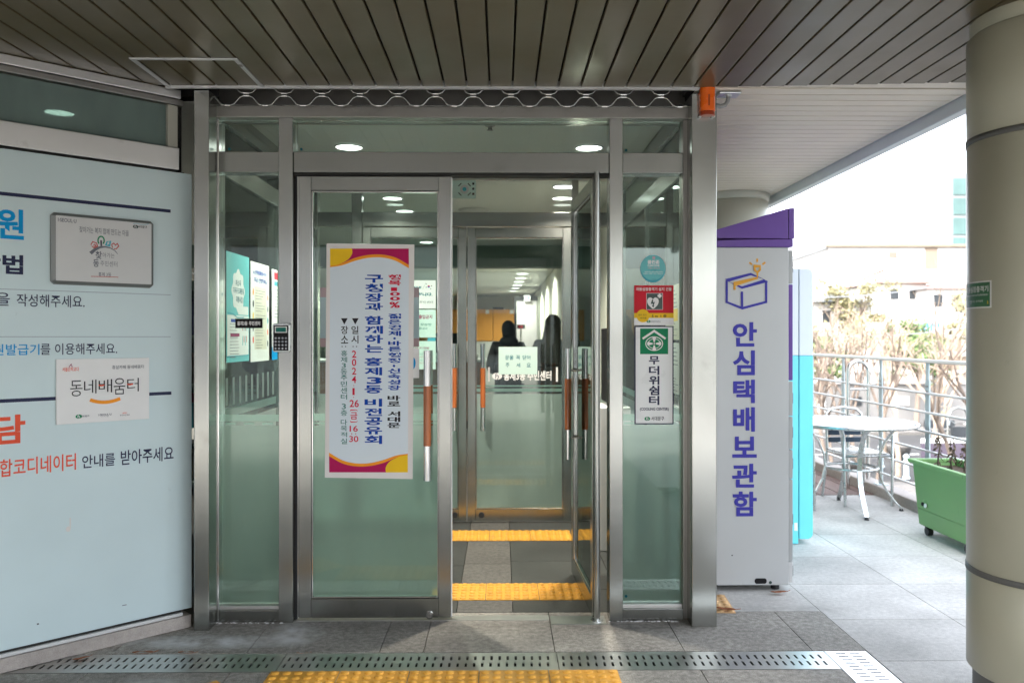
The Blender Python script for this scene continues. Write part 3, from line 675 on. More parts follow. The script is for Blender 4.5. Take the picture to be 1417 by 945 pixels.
parts[0][0].box(DL0-.010, DL0-.002, 4.23, 4.256, .012, zl, 'steel_pol')
parts[0][0].box(DL1+.0008, DL1+.0055, 4.225, 4.261, .014, zl-.002, 'white')
door = parts[0][0].build('door', V, bevel=.0025); door['label'] = 'closed left door leaf with the vertical banner'
for m_, n_ in parts[1:]: m_.build(n_, door)
grip(fX(591.5), 4.243, fZ(664), fZ(485), fZ(616), fZ(534)).build('handle', door)
mb = MB(); c = fX(594); zz = fZ(852); mb.cyl((c, 4.2205, zz), (c, 4.211, zz), .019, 'steel_pol', n=24); mb.cyl((c, 4.2108, zz), (c, 4.208, zz), .011, 'steel_dark', n=20); mb.build('lock', door)
# the other leaf, swung inward about its pivot
HXX, HYY = fX(825.5), 4.235
parts = leaf(HXX-.79, HXX+.018, HYY, zl, .063, .073, .098, fZ(590), [(fZ(583), fZ(573))], d=.021)
gp = grip(HXX-.79+.105, HYY, fZ(664), fZ(485), fZ(616), fZ(534))
for m_ in [q[0] for q in parts]+[gp]: m_.rot(R(-87.2), (HXX, HYY))
door = parts[0][0].build('door', V, bevel=.0025); door['label'] = 'right door leaf swung open into the vestibule'
for m_, n_ in parts[1:]: m_.build(n_, door)
gp.build('handle', door)
mb = MB(); mb.cyl((HXX, HYY, .001), (HXX, HYY, zl+.02), .0145, 'steel', n=24); mb.cyl((HXX, HYY, .0005), (HXX, HYY, .008), .032, 'steel_pol', n=28); mb.rot(0, (0, 0)); 
for v in mb.V: v.y -= .046
mb.build('pivot_post', V)
mb = MB(); mb.box(PA1+.001, PB0-.001, 4.21, 4.29, zl+.004, zT0-.002, 'gap'); mb.build('door_header', V)
mb = MB(); mb.box(PA1+.01, fX(760), 4.205, 4.275, .0005, .004, 'steel_flat'); mb.box(fX(762), PB0-.02, 4.14, 4.26, .0005, .005, 'drain'); mb.build('threshold', V)
rr = random.Random(4); mb = MB()                                     # crumbled white sealant at the foot of the frames
for xa, xb in ((JL0-.01, PA1), (PB0, JR0-.03)):
    x = xa
    while x < xb:
        w_ = rr.uniform(.003, .011); d_ = rr.uniform(.0, .03)
        if rr.random() < .7: mb.lathe([(.0001, w_*.35), (w_*.6, w_*.25), (w_, 0)], (x, 4.192-d_*.4, .0005), 'white', n=6)
        x += w_*rr.uniform(.6, 2.0)
mb.build('sealant', V)
# side walls of the vestibule
IY = 6.44
for x0, x1 in ((JL0, JL1), (JR0, JR1)):
    mb = MB(); mb.box(x0, x1, 4.301, IY-.03, zT0, zT1, 'steel_h'); mb.build('side_beam', V, bevel=.003)
    mb = MB(); mb.box(x0-.03*(x0 < 0), x1+.03*(x0 > 0), 4.32, IY-.03, zB0, 2.69, 'steel_h'); mb.build('side_beam', V, bevel=.003)
    mb = MB(); mb.box(x0, x1, 4.301, IY-.03, .0, .08, 'steel_h'); mb.build('side_rail', V, bevel=.002)
    mb = MB(); mb.box(x0+.002, x1-.002, 5.32, 5.37, .081, zT0-.001, 'steel'); mb.build('side_post', V, bevel=.002)
    xc = (x0+x1)/2
    for a_, b_ in ((4.302, 5.319), (5.371, IY-.031)):
        mb = MB(); mb.box(xc-.004, xc+.004, a_, b_, .081, zT0-.001, 'glass_clear'); mb.build('side_pane', V)
        P5 = Plane((xc+(.006 if xc < 0 else -.006), 0), (0, 1) if xc < 0 else (0, -1)); q0, q1 = (a_, b_) if xc < 0 else (-b_, -a_)
        mb = MB(); mb.rect(P5, q0+.002, q1-.002, .082, 1.0, 0, 'film_pale'); mb.rect(P5, q0+.002, q1-.002, 1.03, 1.075, 0, 'film_band')
        if xc < 0:
            for k in range(9): mb.rect(P5, q0+.05+k*.11, q0+.085+k*.11, 1.09, 1.24, 0, 'film_pale')
        mb.build('frosted_film', V)
    mb = MB(); mb.box(xc-.004, xc+.004, 4.32, IY-.031, zT1+.001, zB0-.001, 'glass_clear'); mb.build('side_pane', V)

# rolling grille above
t = thing('roller_grille', 'rolled-up shutter grille of wavy steel rods above the doors', 'shutter', (-.28, 4.15, 2.63))
mb = MB()
def wave(z_lo, z_hi, ph):
    per = .1912; pts = []; x = PX(270, 4.15)
    x0 = PX(341, 4.15)+ph; k = -3
    while True:
        b = x0+k*per
        if b > PX(956, 4.15): break
        for dx, zz in ((0, z_hi), (.014, z_hi), (.033, z_hi*.86+z_lo*.14), (.062, z_hi*.14+z_lo*.86), (.0815, z_lo), (.1095, z_lo), (.129, z_hi*.14+z_lo*.86), (.158, z_hi*.86+z_lo*.14), (.177, z_hi)):
            if PX(291, 4.15) < b+dx < PX(955, 4.15): pts.append((b+dx, 4.15, zz))
        k += 1
    return pts, [x0+q*per for q in range(-1, 14)], per
zl0, zl1 = PZ(147.5, 4.15), PZ(134.5, 4.15)
pts, xs, per = wave(zl0, zl1, 0); mb.tube(pts, .0035, 'steel', 8)
pts, xs2, per = wave(zl1+.014, zl1+.058, .0); 
pts = [(x, y, z) for x, y, z in [(x+per/2, y, z) for x, y, z in pts] if x < PX(955, 4.15)]; mb.tube(pts, .0035, 'steel', 8)
for x in xs:
    for xx, zz in ((x, zl1), (x+per/2, zl0), (x, zl1+.014)):
        if PX(293, 4.15) < xx < PX(950, 4.15): mb.cyl((xx-.014, 4.15, zz), (xx+.014, 4.15, zz), .0062, 'steel_pol', n=10)
mb.build('grille', t)
mb = MB(); mb.box(JL0+.002, JR1-.002, 4.322, 4.335, zB1-.06, H+.2, 'steel_dark'); mb.box(JL0+.002, JR1-.002, 4.20, 4.31, zB1+.0006, zB1+.006, 'steel_h'); mb.build('housing', t)

# ------------------------------------------------------------------ inner door screen
def iX(px): return PX(px, IY)
def iZ(py): return PZ(py, IY)
W2 = thing('inner_door_screen', 'inner steel and glass screen with the second pair of doors', 'doors', (-.28, IY, 0))
qT0, qT1 = iZ(314), iZ(294.5); L0, L1 = JL0, JR1
q0, q1, q2, q3 = iX(487.5), iX(501.5), iX(791), iX(800)
for x0, x1 in ((L0, L0+.05), (q0, q1), (q2, q3), (L1-.05, L1)):
    mb = MB(); mb.box(x0, x1, IY-.03, IY+.06, 0, 2.69, 'steel'); mb.build('post', W2, bevel=.003)
for x0, x1 in ((L0+.05, q0), (q1, q2), (q3, L1-.05)):
    mb = MB(); mb.box(x0+.0006, x1-.0006, IY-.02, IY+.05, qT0, qT1, 'steel_h'); mb.build('transom', W2, bevel=.003)
    mb = MB(); mb.box(x0+.001, x1-.001, IY+.01, IY+.018, qT1+.001, 2.689, 'glass_clear'); mb.build('transom_pane', W2)
for x0, x1 in ((L0+.05, q0), (q3, L1-.05)):
    mb = MB(); mb.box(x0+.0006, x1-.0006, IY-.02, IY+.05, 0, .10, 'steel_h'); mb.build('bottom_rail', W2, bevel=.003)
    mb = MB(); mb.box(x0+.001, x1-.001, IY+.01, IY+.018, .101, qT0-.001, 'glass_clear'); pane = mb.build('sidelight_pane', W2)
    mb = MB(); mb.rect(Plane((0, IY+.022), (1, 0)), x0+.002, x1-.002, .102, 1.01, 0, 'film_pale'); mb.build('frosted_film', pane)
zi = iZ(315.5); bz = [(iZ(542), iZ(537.5)), (iZ(535), iZ(533))]
for x0, x1, hx, lab in ((q1+.006, iX(645.5), iX(629), 'inner door leaf with three paper notices'), (iX(647), q2-.006, iX(668.3), 'inner door leaf with a pale green notice')):
    parts = leaf(x0, x1, IY, zi, .063, .078, .095, iZ(545), bz, film='film_pale')
    door = parts[0][0].build('door', W2, bevel=.0025); door['label'] = lab
    for m_, n_ in parts[1:]: m_.build(n_, door)
    grip(hx, IY, iZ(595), iZ(475.5), iZ(563), iZ(509), .05).build('handle', door)
    mb = MB(); c = x0+.11 if hx > iX(640) else x1-.09; mb.cyl((c, IY-.0225, .062), (c, IY-.034, .062), .022, 'rubber', n=20); mb.build('door_stop', door)
    if hx > iX(640):
        mb = MB(); D6 = Plane((0, IY-.0045), (1, 0))
        for px in (676, 770): u = D6.uv(px, 500)[0]; mb.rect(D6, u-.004, u+.011, iZ(528), iZ(508), .001, 'white')
        ptext(mb, D6, '홍제3동 주민센터', 697, 513, 763, 526.5, 'white', .001, .03)
        u, v = D6.uv(688, 520.5); emblem(mb, D6, u, v, .034, 'white', 'greytext', .001)
        mb.build('lettering', door)

# ================================================================== SIGNS ON THE ENTRANCE
def at3(pl, px, py): u, v = pl.uv(px, py); return pl.pt(u, v)
# vertical banner on the closed door leaf
BP = Plane((0, 4.2388), (1, 0))
def bq(x, y): return BP.uv(440+x/2.7, 330+y/2.7)
t = thing('banner', 'white vertical banner with blue lettering and yellow and crimson corners on the closed door', 'banner', at3(BP, 511, 660))
mb = MB(); mb.slab(BP, [BP.uv(449.5, 660.5), BP.uv(571, 662.5), BP.uv(573.5, 338.5), BP.uv(452, 337)], .0, .003, 'banner_edge'); board = mb.build('board', t, bevel=.0008)
mb = MB(); mb.sheet(BP, [bq(42, 871), bq(336, 873), bq(340, 40), bq(46, 38)], .0034, 'banner'); face = mb.build('face', board)
mb = MB()
def sm(p, n=6):
    """smooth curve through points (Catmull-Rom)"""
    q = [Vector(a) for a in p]; q = [q[0]*2-q[1]]+q+[q[-1]*2-q[-2]]; r = []
    for i in range(1, len(q)-2):
        for k in range(n):
            s = k/n; r.append(.5*((2*q[i])+(q[i+1]-q[i-1])*s+(2*q[i-1]-5*q[i]+4*q[i+1]-q[i+2])*s*s+(3*q[i]-q[i-1]-3*q[i+1]+q[i+2])*s**3))
    return [(a.x, a.y) for a in r]+[tuple(q[-2])]
o_ = sm([(46, 108), (90, 101), (140, 84), (190, 73), (240, 72), (290, 84), (340, 112)]); m_ = sm([(46, 103), (90, 93), (140, 73), (190, 62), (240, 61), (290, 72), (340, 99)])
y_ = sm([(128, 38), (128, 58), (112, 80), (80, 96), (46, 103)])
for flip in (0, 1):
    mb = MB()
    T_ = (lambda p: bq(*p)) if not flip else (lambda p: bq(382-p[0], 911-p[1]))
    mb.sheet(BP, [T_(p) for p in [(46, 38.5), (339.5, 38.5)]+o_[::-1]], .0038, 'orange')
    mb.sheet(BP, [T_(p) for p in [(46, 38.5), (339.5, 38.5)]+m_[::-1]], .0042, 'magenta')
    mb.sheet(BP, [T_(p) for p in [(46, 38.5)]+y_], .0046, 'yellow')
    mb.build('ornament', face)
mb = MB()
def col(chars, x0, x1, m, bold, top):
    """chars in the photo's 7.27x crop: (character, y0, y1[, x0, x1])"""
    for c in chars:
        a, b = (c[3], c[4]) if len(c) > 3 else (x0, x1)
        ptext(mb, BP, c[0], 450+a/7.27, top+c[1]/7.27, 450+b/7.27, top+c[2]/7.27, m, .0042, bold)
col([('구', 75, 155), ('청', 166, 250), ('장', 262, 345), ('과', 357, 437), ('함', 489, 575), ('께', 588, 668), ('하', 678, 765), ('는', 777, 857)], 401, 583, 'blue', .03, 370)
col([('홍', 35, 118), ('제', 132, 212), ('3', 230, 300, 420, 570), ('동', 312, 394), ('비', 447, 527), ('전', 542, 620), ('공', 632, 713), ('유', 727, 805), ('회', 817, 902)], 397, 574, 'blue', .03, 490)
col([('행', 74, 127), ('복', 132, 182), ('1', 203, 240, 663, 724), ('0', 250, 286, 652, 754), ('0', 296, 334, 652, 754), ('%', 347, 408, 648, 752)], 637, 763, 'redtext', .03, 370)
col([('젊', 466, 516), ('은', 524, 572), ('경', 580, 632), ('제', 638, 690), ('·', 703, 726, 686, 712), ('바', 740, 790), ('른', 797, 845), ('행', 857, 905)], 634, 764, 'blue', .03, 370)
col([('정', 40, 88), ('·', 105, 130, 680, 706), ('신', 143, 192), ('속', 198, 248), ('성', 256, 306), ('장', 314, 362)], 630, 758, 'blue', .03, 490)
col([('바', 415, 466), ('로', 474, 523), ('서', 573, 625), ('대', 630, 680), ('문', 688, 740)], 628, 756, 'ink', .03, 490)
for x0 in (160, 270):
    q = lambda x, y: BP.uv(450+x/7.27, 370+y/7.27)
    mb.sheet(BP, [q(x0, 512), q(x0+34, 575), q(x0+68, 512)], .0042, 'ink')
    for d in (12, 47): mb.sheet(BP, ring(8, .0035, .0028, *q(x0+d, 796)), .0042, 'ink')
col([('일', 590, 670), ('시', 683, 765)], 264, 336, 'ink', .012, 370); col([('장', 590, 670), ('소', 683, 765)], 160, 232, 'ink', .012, 370)
col([('2', 836, 908, 270, 315)], 0, 0, 'redtext', .015, 370)
col([('0', 47, 120, 270, 314), ('2', 135, 205, 270, 314), ('4', 218, 290, 268, 314), ('.', 311, 320, 284, 294), ('1', 340, 410, 276, 298), ('.', 428, 438, 282, 292), ('26', 458, 532, 247, 340),
     ('금', 582, 655, 255, 325), ('16', 717, 778, 247, 330), ('30', 820, 882, 243, 335)], 0, 0, 'redtext', .015, 490)
q = lambda x, y: BP.uv(450+x/7.27, 490+y/7.27)
mb.stroke(BP, [q(254, 572), q(258, 560), q(320, 560), q(325, 572)], .003, .0042, 'redtext'); mb.stroke(BP, [q(254, 668), q(258, 680), q(320, 680), q(325, 668)], .003, .0042, 'redtext')
for d in (268, 308): mb.sheet(BP, ring(8, .0035, .0028, *q(d, 799)), .0042, 'redtext')
col([('홍', 836, 892)], 160, 224, 'tealtext', .008, 370)
col([('제', 28, 82), ('3', 90, 138, 168, 210), ('동', 146, 205), ('주', 212, 262), ('민', 272, 326), ('센', 336, 392), ('터', 402, 455), ('3', 497, 552, 168, 210), ('층', 560, 618), ('다', 655, 712), ('목', 720, 772), ('적', 782, 832), ('실', 845, 902)], 158, 222, 'tealtext', .008, 490)
mb.build('lettering', face)
# papers stuck on that door's glass, partly behind the banner
BI = Plane((0, 4.2388), (1, 0))
def flat_sign(name, label, cat, pl, px0, py0, px1, py1, m, th=.0008, group=None):
    (u0, vm), (u1, _) = pl.uv(px0, (py0+py1)/2), pl.uv(px1, (py0+py1)/2); v0, v1 = pl.uv((px0+px1)/2, py1)[1], pl.uv((px0+px1)/2, py0)[1]
    t = thing(name, label, cat, pl.pt((u0+u1)/2, v0), group); mb = MB(); mb.pbox(pl, u0, u1, v0, v1, 0.0002, th, m); return t, mb, (u0, u1, v0, v1)
BJ = Plane((0, 4.2322), (1, 0)); BJ = Plane((0, 4.2478+.004), (1, 0))
t, mb, (u0, u1, v0, v1) = flat_sign('paper_strip', 'pale paper strip with mauve ends showing left and right of the banner', 'notice', Plane((0, 4.2468), (1, 0)), 443, 398, 580, 480, 'banner')
P_ = Plane((0, 4.2466), (1, 0))
mb.rect(P_, u0, u1, v1-.05, v1, .0018, 'paper_pink'); mb.rect(P_, u0, u1, v0, v0+.045, .0018, 'paper_pink'); mb.build('sheet', t)
t, mb, (u0, u1, v0, v1) = flat_sign('sticker', 'white square sticker with a blue disc at the banner edge', 'sticker', Plane((0, 4.2386), (1, 0)), 560, 482, 580, 523, 'white', .0006)
mb.build('sheet', t); mb = MB(); mb.sheet(Plane((0, 4.2386), (1, 0)), ring(20, .022, .036, u0+.035, (v0+v1)/2), .0009, 'skyblue'); mb.build('disc', t)

# black name plate on the left sidelight
NP = Plane((0, 4.2458), (1, 0))
t, mb, (u0, u1, v0, v1) = flat_sign('name_plate', 'small black name plate with white lettering on the left sidelight', 'sign', NP, 326, 441, 363.5, 454, 'black', .006)
mb.build('plate', t, bevel=.001); mb = MB(); mb.pbox(NP, u0-.001, u1+.005, v0-.004, v1+.004, .0001, .0018, 'glass_clear'); mb.build('backing_plate', t)
mb = MB(); ptext(mb, NP, '홍제3동', 329, 444.5, 343, 450.5, 'white', .0068, .04); ptext(mb, NP, '주민센터', 345, 444.5, 360.5, 450.5, 'white', .0068, .04); mb.build('lettering', t)
# keypad
KP = Plane((0, 4.1848), (1, 0)); (u0, v0), (u1, v1) = KP.uv(378.5, 487), KP.uv(402.5, 447.5)
t = thing('keypad', 'black door-entry keypad with small green display on the post', 'keypad', KP.pt((u0+u1)/2, v0))
c = .008; poly = [(u0+c, v0), (u1-c, v0), (u1, v0+c), (u1, v1-c), (u1-c, v1), (u0+c, v1), (u0, v1-c), (u0, v0+c)]
mb = MB(); mb.slab(KP, poly, 0, .022, 'alu'); mb.build('casing', t, bevel=.003)
mb = MB(); e = .007; mb.pbox(KP, u0+e, u1-e, v0+e, v1-e*1.4, .0222, .026, 'black'); face = mb.build('face', t, bevel=.001)
mb = MB(); mb.rect(KP, u0+.014, u1-.013, v1-.048, v1-.016, .0265, 'white'); mb.rect(KP, u0+.019, u1-.018, v1-.044, v1-.021, .0269, 'tealtext'); mb.build('display', face)
mb = MB()
for i in range(4):
    for j in range(4):
        uu, vv = u0+.018+i*.0175, v0+.018+j*.0175; mb.cyl(KP.pt(uu, vv, .026), KP.pt(uu, vv, .0285), .0062, 'greytext', n=10); mb.cyl(KP.pt(uu, vv, .0286), KP.pt(uu, vv, .0288), .0028, 'alu', n=8)
mb.build('button_pad', face)

# stickers on the right sidelight
RP = Plane((0, 4.2459), (1, 0)); u, v = RP.uv(903.5, 372)
t = thing('round_sticker', 'round turquoise sticker high on the right sidelight glass', 'sticker', RP.pt(u, v))
k = lambda x, y: RP.uv(872+x/8.21, 345+y/8.21)
mb = MB(); r_ = RP.uv(921, 372)[0]-u; mb.sheet(RP, ring(40, r_, r_*1.08, u, v), .0006, 'tealdark'); mb.sheet(RP, ring(40, r_*.97, r_*.97, u, v+r_*.06), .001, 'teal'); face = mb.build('disc', t)
mb = MB(); kt = lambda s_, x0, y0, x1, y1, m, b=0: ptext(mb, RP, s_, 872+x0/8.21, 345+y0/8.21, 872+x1/8.21, 345+y1/8.21, m, .0014, b)
kt('클린존', 197, 122, 335, 168, 'white', .04); kt('CLEAN ZONE', 197, 174, 332, 198, 'white', .04); kt('서대문구 방역소독', 200, 206, 335, 226, 'paper_pink', .01)
kt('본 시설은', 235, 232, 295, 246, 'tealdeep'); kt('서대문구에서 방역소독을 실시하여', 162, 250, 370, 265, 'white', .01); kt('안심하고 이용할 수 있는 시설입니다', 150, 270, 372, 284, 'white', .01)
mb.rect(RP, *[f_ for f_ in (k(252, 0)[0], k(282, 0)[0], k(0, 112)[1], k(0, 82)[1])], .0014, 'paper_pink'); kt('서대문구', 240, 336, 296, 348, 'tealdeep'); mb.build('lettering', face)

t, mb, (u0, u1, v0, v1) = flat_sign('defibrillator_sign', 'red and yellow sign with a white heart and lightning bolt on the right sidelight', 'sign', RP, 877.5, 395, 932, 450, 'white', .0012)
face = mb.build('board', t); mb = MB(); h = .0016
va, vb = k(0, 725)[1], k(0, 780)[1]
mb.rect(RP, u0, u1, va, v1, h, 'red'); mb.rect(RP, u0, u1, vb, va, h, 'yellow'); uu, vv = k(145, 756); mb.sheet(RP, ring(24, .034, .034, uu, vv), h+.0003, 'yellow')
mb.rect(RP, k(183, 0)[0], k(370, 0)[0], k(0, 687)[1], k(0, 498)[1], h+.0003, 'white'); mb.rect(RP, k(187, 0)[0], k(366, 0)[0], k(0, 683)[1], k(0, 502)[1], h+.0006, 'pictogram')
mb.sheet(RP, [k(*p) for p in sm([(258, 568), (236, 548), (205, 556), (192, 590), (205, 630), (232, 658), (260, 676), (290, 655), (315, 625), (324, 585), (308, 555), (280, 548), (258, 568)], 3)[:-1]][::-1], h+.0009, 'white')
mb.sheet(RP, [k(*p) for p in [(248, 570), (232, 622), (256, 618), (252, 640), (244, 640), (262, 664), (274, 638), (266, 638), (280, 596), (258, 604), (262, 574)]][::-1], h+.0012, 'pictogram')
for q in ((310, 518, 356, 540), (322, 505, 344, 552)): mb.rect(RP, k(q[0], 0)[0], k(q[2], 0)[0], k(0, q[3])[1], k(0, q[1])[1], h+.0009+.0001*(q[0] > 315), 'white')
mb.build('pictogram', face); mb = MB(); kt2 = lambda s_, x0, y0, x1, y1, m, b=0: ptext(mb, RP, s_, 872+x0/8.21, 345+y0/8.21, 872+x1/8.21, 345+y1/8.21, m, .0026, b)
kt2('자동심장충격기 설치 건물', 66, 434, 470, 472, 'white', .02); kt2('설치 장소', 92, 735, 188, 755, 'ink'); kt2('비치층', 115, 770, 185, 793, 'ink'); kt2('5 m', 245, 745, 312, 774, 'ink', .02); kt2('1 층', 345, 742, 412, 774, 'ink', .02)
kt2('서대문구보건소', 230, 810, 345, 832, 'greytext', .01); uu, vv = k(208, 820); emblem(mb, RP, uu, vv, .009, 'green', 'white', .0026); mb.build('lettering', face)

t, mb, (u0, u1, v0, v1) = flat_sign('cooling_centre_sign', 'tall white cooling-centre sign with green house and fan symbol', 'sign', RP, 878, 451, 932, 587, 'navy', .0014)
face = mb.build('board', t); kq = lambda x, y: RP.uv(840+x/3.375, 330+y/3.375); mb = MB(); e = .006; mb.rect(RP, u0+e, u1-e, v0+e, v1-e, .0018, 'white_gloss')
mb.rect(RP, kq(154, 0)[0], kq(285, 0)[0], kq(0, 540)[1], kq(0, 420)[1], .0021, 'green'); face2 = mb.build('face', face)
mb = MB(); h = .0025
mb.stroke(RP, [kq(166, 468), kq(220, 432), kq(273, 468)], .011, h, 'white'); cx, cy_ = kq(220, 491); ru = .055*.8
mb.stroke(RP, ring(30, ru, ru*.8, cx, cy_), .0045, h, 'white', closed=True); mb.stroke(RP, ring(26, ru*.72, ru*.56, cx, cy_), .003, h, 'white', closed=True)
for q in range(4):
    a_ = math.pi/2*q; ca, sa = math.cos(a_), math.sin(a_)
    mb.sheet(RP, [(cx+ca*x_-sa*y_, cy_+sa*x_+ca*y_) for x_, y_ in ((.008, -.003), (.034, -.010), (.038, 0), (.034, .010), (.008, .003))], h+.0004, 'white')
mb.sheet(RP, ring(14, .008, .008, cx, cy_), h+.0008, 'green'); mb.sheet(RP, ring(12, .004, .004, cx, cy_), h+.0011, 'white'); mb.build('symbol', face)
mb = MB()
for c_, a_, b_ in (('무', 549, 588), ('더', 595, 637), ('위', 641, 683), ('쉼', 686, 731), ('터', 734, 777)): ptext(mb, RP, c_, 840+195/3.375, 330+a_/3.375, 840+244/3.375, 330+b_/3.375, 'navy', h, .03)
ptext(mb, RP, '(COOLING CENTER)', 840+153/3.375, 330+789/3.375, 840+288/3.375, 330+806/3.375, 'navy', h, .03); ptext(mb, RP, '서대문구', 840+206/3.375, 330+830/3.375, 840+266/3.375, 330+850/3.375, 'ink', h, .015)
uu, vv = kq(188, 841); emblem(mb, RP, uu, vv, .013, 'green', 'white', h); mb.build('lettering', face)

# posters on the left glass wall
XP = JL1-.0+.0; GLX = (JL0+JL1)/2+.012; LPo = Plane((GLX, 0), (0, 1))
def poster(label, px0, px1, ya, yb, m):
    u0, u1 = LPo.uv(px0, 420)[0], LPo.uv(px1, 420)[0]; v1, v0 = LPo.uv(px0, ya)[1], LPo.uv(px0, yb)[1]
    t = thing('poster', label, 'poster', LPo.pt((u0+u1)/2, v0), 'posters on the left glass wall'); mb = MB(); mb.pbox(LPo, u0, u1, v0, v1, .0, .001, m); return t, mb.build('sheet', t), u0, u1, v0, v1
def lines(mb, pl, u0, u1, v1, n, dv, m, th=.004, h=.0016, seed=3):
    rr = random.Random(seed)
    for i in range(n): mb.rect(pl, u0, u0+(u1-u0)*rr.uniform(.55, 1), v1-i*dv-th, v1-i*dv, h, m)
t, sh, u0, u1, v0, v1 = poster('turquoise poster with a white cloud of hand lettering', 313, 344.5, 347, 502, 'teal'); w_, h_ = u1-u0, v1-v0
mb = MB(); f2 = lambda x, y: (u0+w_*x, v1-h_*y)
cl = [(.5+.27*(1+.10*math.cos(a*8))*math.cos(a), .34+.19*(1+.08*math.cos(a*8))*math.sin(a)) for a in [2*math.pi*i/48 for i in range(48)]]
mb.sheet(LPo, [f2(*p) for p in cl][::-1], .0014, 'paper'); mb.rect(LPo, u0+.03*w_, u1-.03*w_, v0+.06*h_, v0+.43*h_, .0014, 'paper'); mb.rect(LPo, u0+.5*w_, u1-.05*w_, v0+.44*h_, v0+.52*h_, .0016, 'paper')
mb.stroke(LPo, [f2(.03, .55), f2(.3, .56), f2(.45, .59), f2(.75, .585)], .006, .0018, 'tealdark'); mb.rect(LPo, u0+.03*w_, u1-.03*w_, v0+.05*h_, v0+.06*h_, .0017, 'tealdark')
mb.rect(LPo, u0+.18*w_, u0+.58*w_, v0+.365*h_, v0+.395*h_, .0018, 'blue'); mb.rect(LPo, u0+.16*w_, u0+.55*w_, v0+.235*h_, v0+.265*h_, .0018, 'wine')
lines(mb, LPo, u0+.14*w_, u0+.55*w_, v0+.35*h_, 5, .017, 'greytext', .003, .0018); lines(mb, LPo, u0+.14*w_, u0+.55*w_, v0+.22*h_, 7, .017, 'greytext', .003, .0018, 5)
for k_ in range(4): mb.rect(LPo, u0+(.68+.06*k_)*w_, u0+(.71+.06*k_)*w_, v0+(.15+.03*(k_ % 2))*h_, v0+.24*h_, .0018, ('teal', 'housered')[k_ % 2]); mb.rect(LPo, u0+(.68+.06*k_)*w_, u0+(.71+.06*k_)*w_, v0+.29*h_, v0+(.36-.02*(k_ % 2))*h_, .0018, ('housered', 'teal')[k_ % 2])
for s_, a_, b_, c_, d_ in (('저소득', .38, .24, .62, .30), ('기저귀·조제분유', .27, .31, .75, .37), ('지원사업', .40, .39, .68, .45)): text(mb, LPo, s_, *[z for z in (u0+a_*w_, u0+c_*w_, v1-d_*h_, v1-b_*h_)], 'tealdeep', .002, .01)
mb.build('print', sh)
t, sh, u0, u1, v0, v1 = poster('cream poster headed in blue about care service for elderly', 346.5, 372, 361, 501, 'paper'); w_, h_ = u1-u0, v1-v0; mb = MB()
mb.rect(LPo, u0+.2*w_, u1-.14*w_, v0+.12*h_, v0+.76*h_, .0014, 'paper_beige'); text(mb, LPo, '노인맞춤돌봄서비스', u0+.12*w_, u1-.08*w_, v1-.125*h_, v1-.075*h_, 'blue', .0018, .02); text(mb, LPo, '지금 신청하세요', u0+.18*w_, u1-.12*w_, v1-.20*h_, v1-.15*h_, 'blue', .0018, .02)
for j in range(5): lines(mb, LPo, u0+.25*w_, u1-.2*w_, v0+(.72-.125*j)*h_, 4, .016, 'greytext', .0025, .0018, j)
for j, m_ in enumerate(('orange', 'ink', 'yellow', 'mauve', 'coral')): mb.sheet(LPo, ring(10, .012, .022, u0+.13*w_, v0+(.7-.12*j)*h_), .0018, m_); mb.sheet(LPo, ring(10, .010, .020, u1-.08*w_, v0+(.66-.12*j)*h_), .0018, ('coral', 'greytext', 'tealdark', 'coral', 'ink')[j])
mb.build('print', sh)
t, sh, u0, u1, v0, v1 = poster('white poster with red heading and blue foot, half behind the post', 376, 401, 372, 498, 'paper'); w_, h_ = u1-u0, v1-v0; mb = MB()
mb.rect(LPo, u0+.12*w_, u1-.05*w_, v1-.11*h_, v1-.03*h_, .0014, 'red'); mb.rect(LPo, u0+.12*w_, u1-.05*w_, v1-.18*h_, v1-.13*h_, .0014, 'tealdark'); mb.rect(LPo, u0, u1, v0, v0+.14*h_, .0014, 'skyblue')
lines(mb, LPo, u0+.12*w_, u1-.1*w_, v1-.22*h_, 9, .022, 'greytext', .004, .0015); lines(mb, LPo, u0+.12*w_, u1-.1*w_, v0+.4*h_, 7, .02, 'tealdark', .004, .0015, 9); mb.build('print', sh)
# notices on the right glass wall
RX = (JR0+JR1)/2-.012; RPo = Plane((RX, 0), (0, -1))
for px0, px1, ya, yb, lab, m_ in ((921, 943, 398, 470, 'cream notice with an orange and yellow drawing on the right glass wall', 'paper_beige'), (924, 943, 474, 541, 'plain white notice of small print on the right glass wall', 'paper')):
    u0, u1 = RPo.uv(px0, 430)[0], RPo.uv(px1, 430)[0]; v1, v0 = RPo.uv(px0, ya)[1], RPo.uv(px0, yb)[1]; w_, h_ = u1-u0, v1-v0
    t = thing('notice', lab, 'notice', RPo.pt((u0+u1)/2, v0)); mb = MB(); mb.pbox(RPo, u0, u1, v0, v1, 0, .001, m_); sh = mb.build('sheet', t); mb = MB()
    lines(mb, RPo, u0+.1*w_, u1-.1*w_, v1-.1*h_, 5, .022, 'greytext', .004, .0015)
    if 'orange' in lab:
        mb.rect(RPo, u0+.15*w_, u0+.42*w_, v0+.34*h_, v0+.56*h_, .0015, 'orange'); mb.rect(RPo, u0+.5*w_, u0+.8*w_, v0+.34*h_, v0+.56*h_, .0015, 'yellow')
    lines(mb, RPo, u0+.1*w_, u1-.1*w_, v0+.3*h_, 5, .016, 'greytext', .003, .0015, 7); mb.build('print', sh)

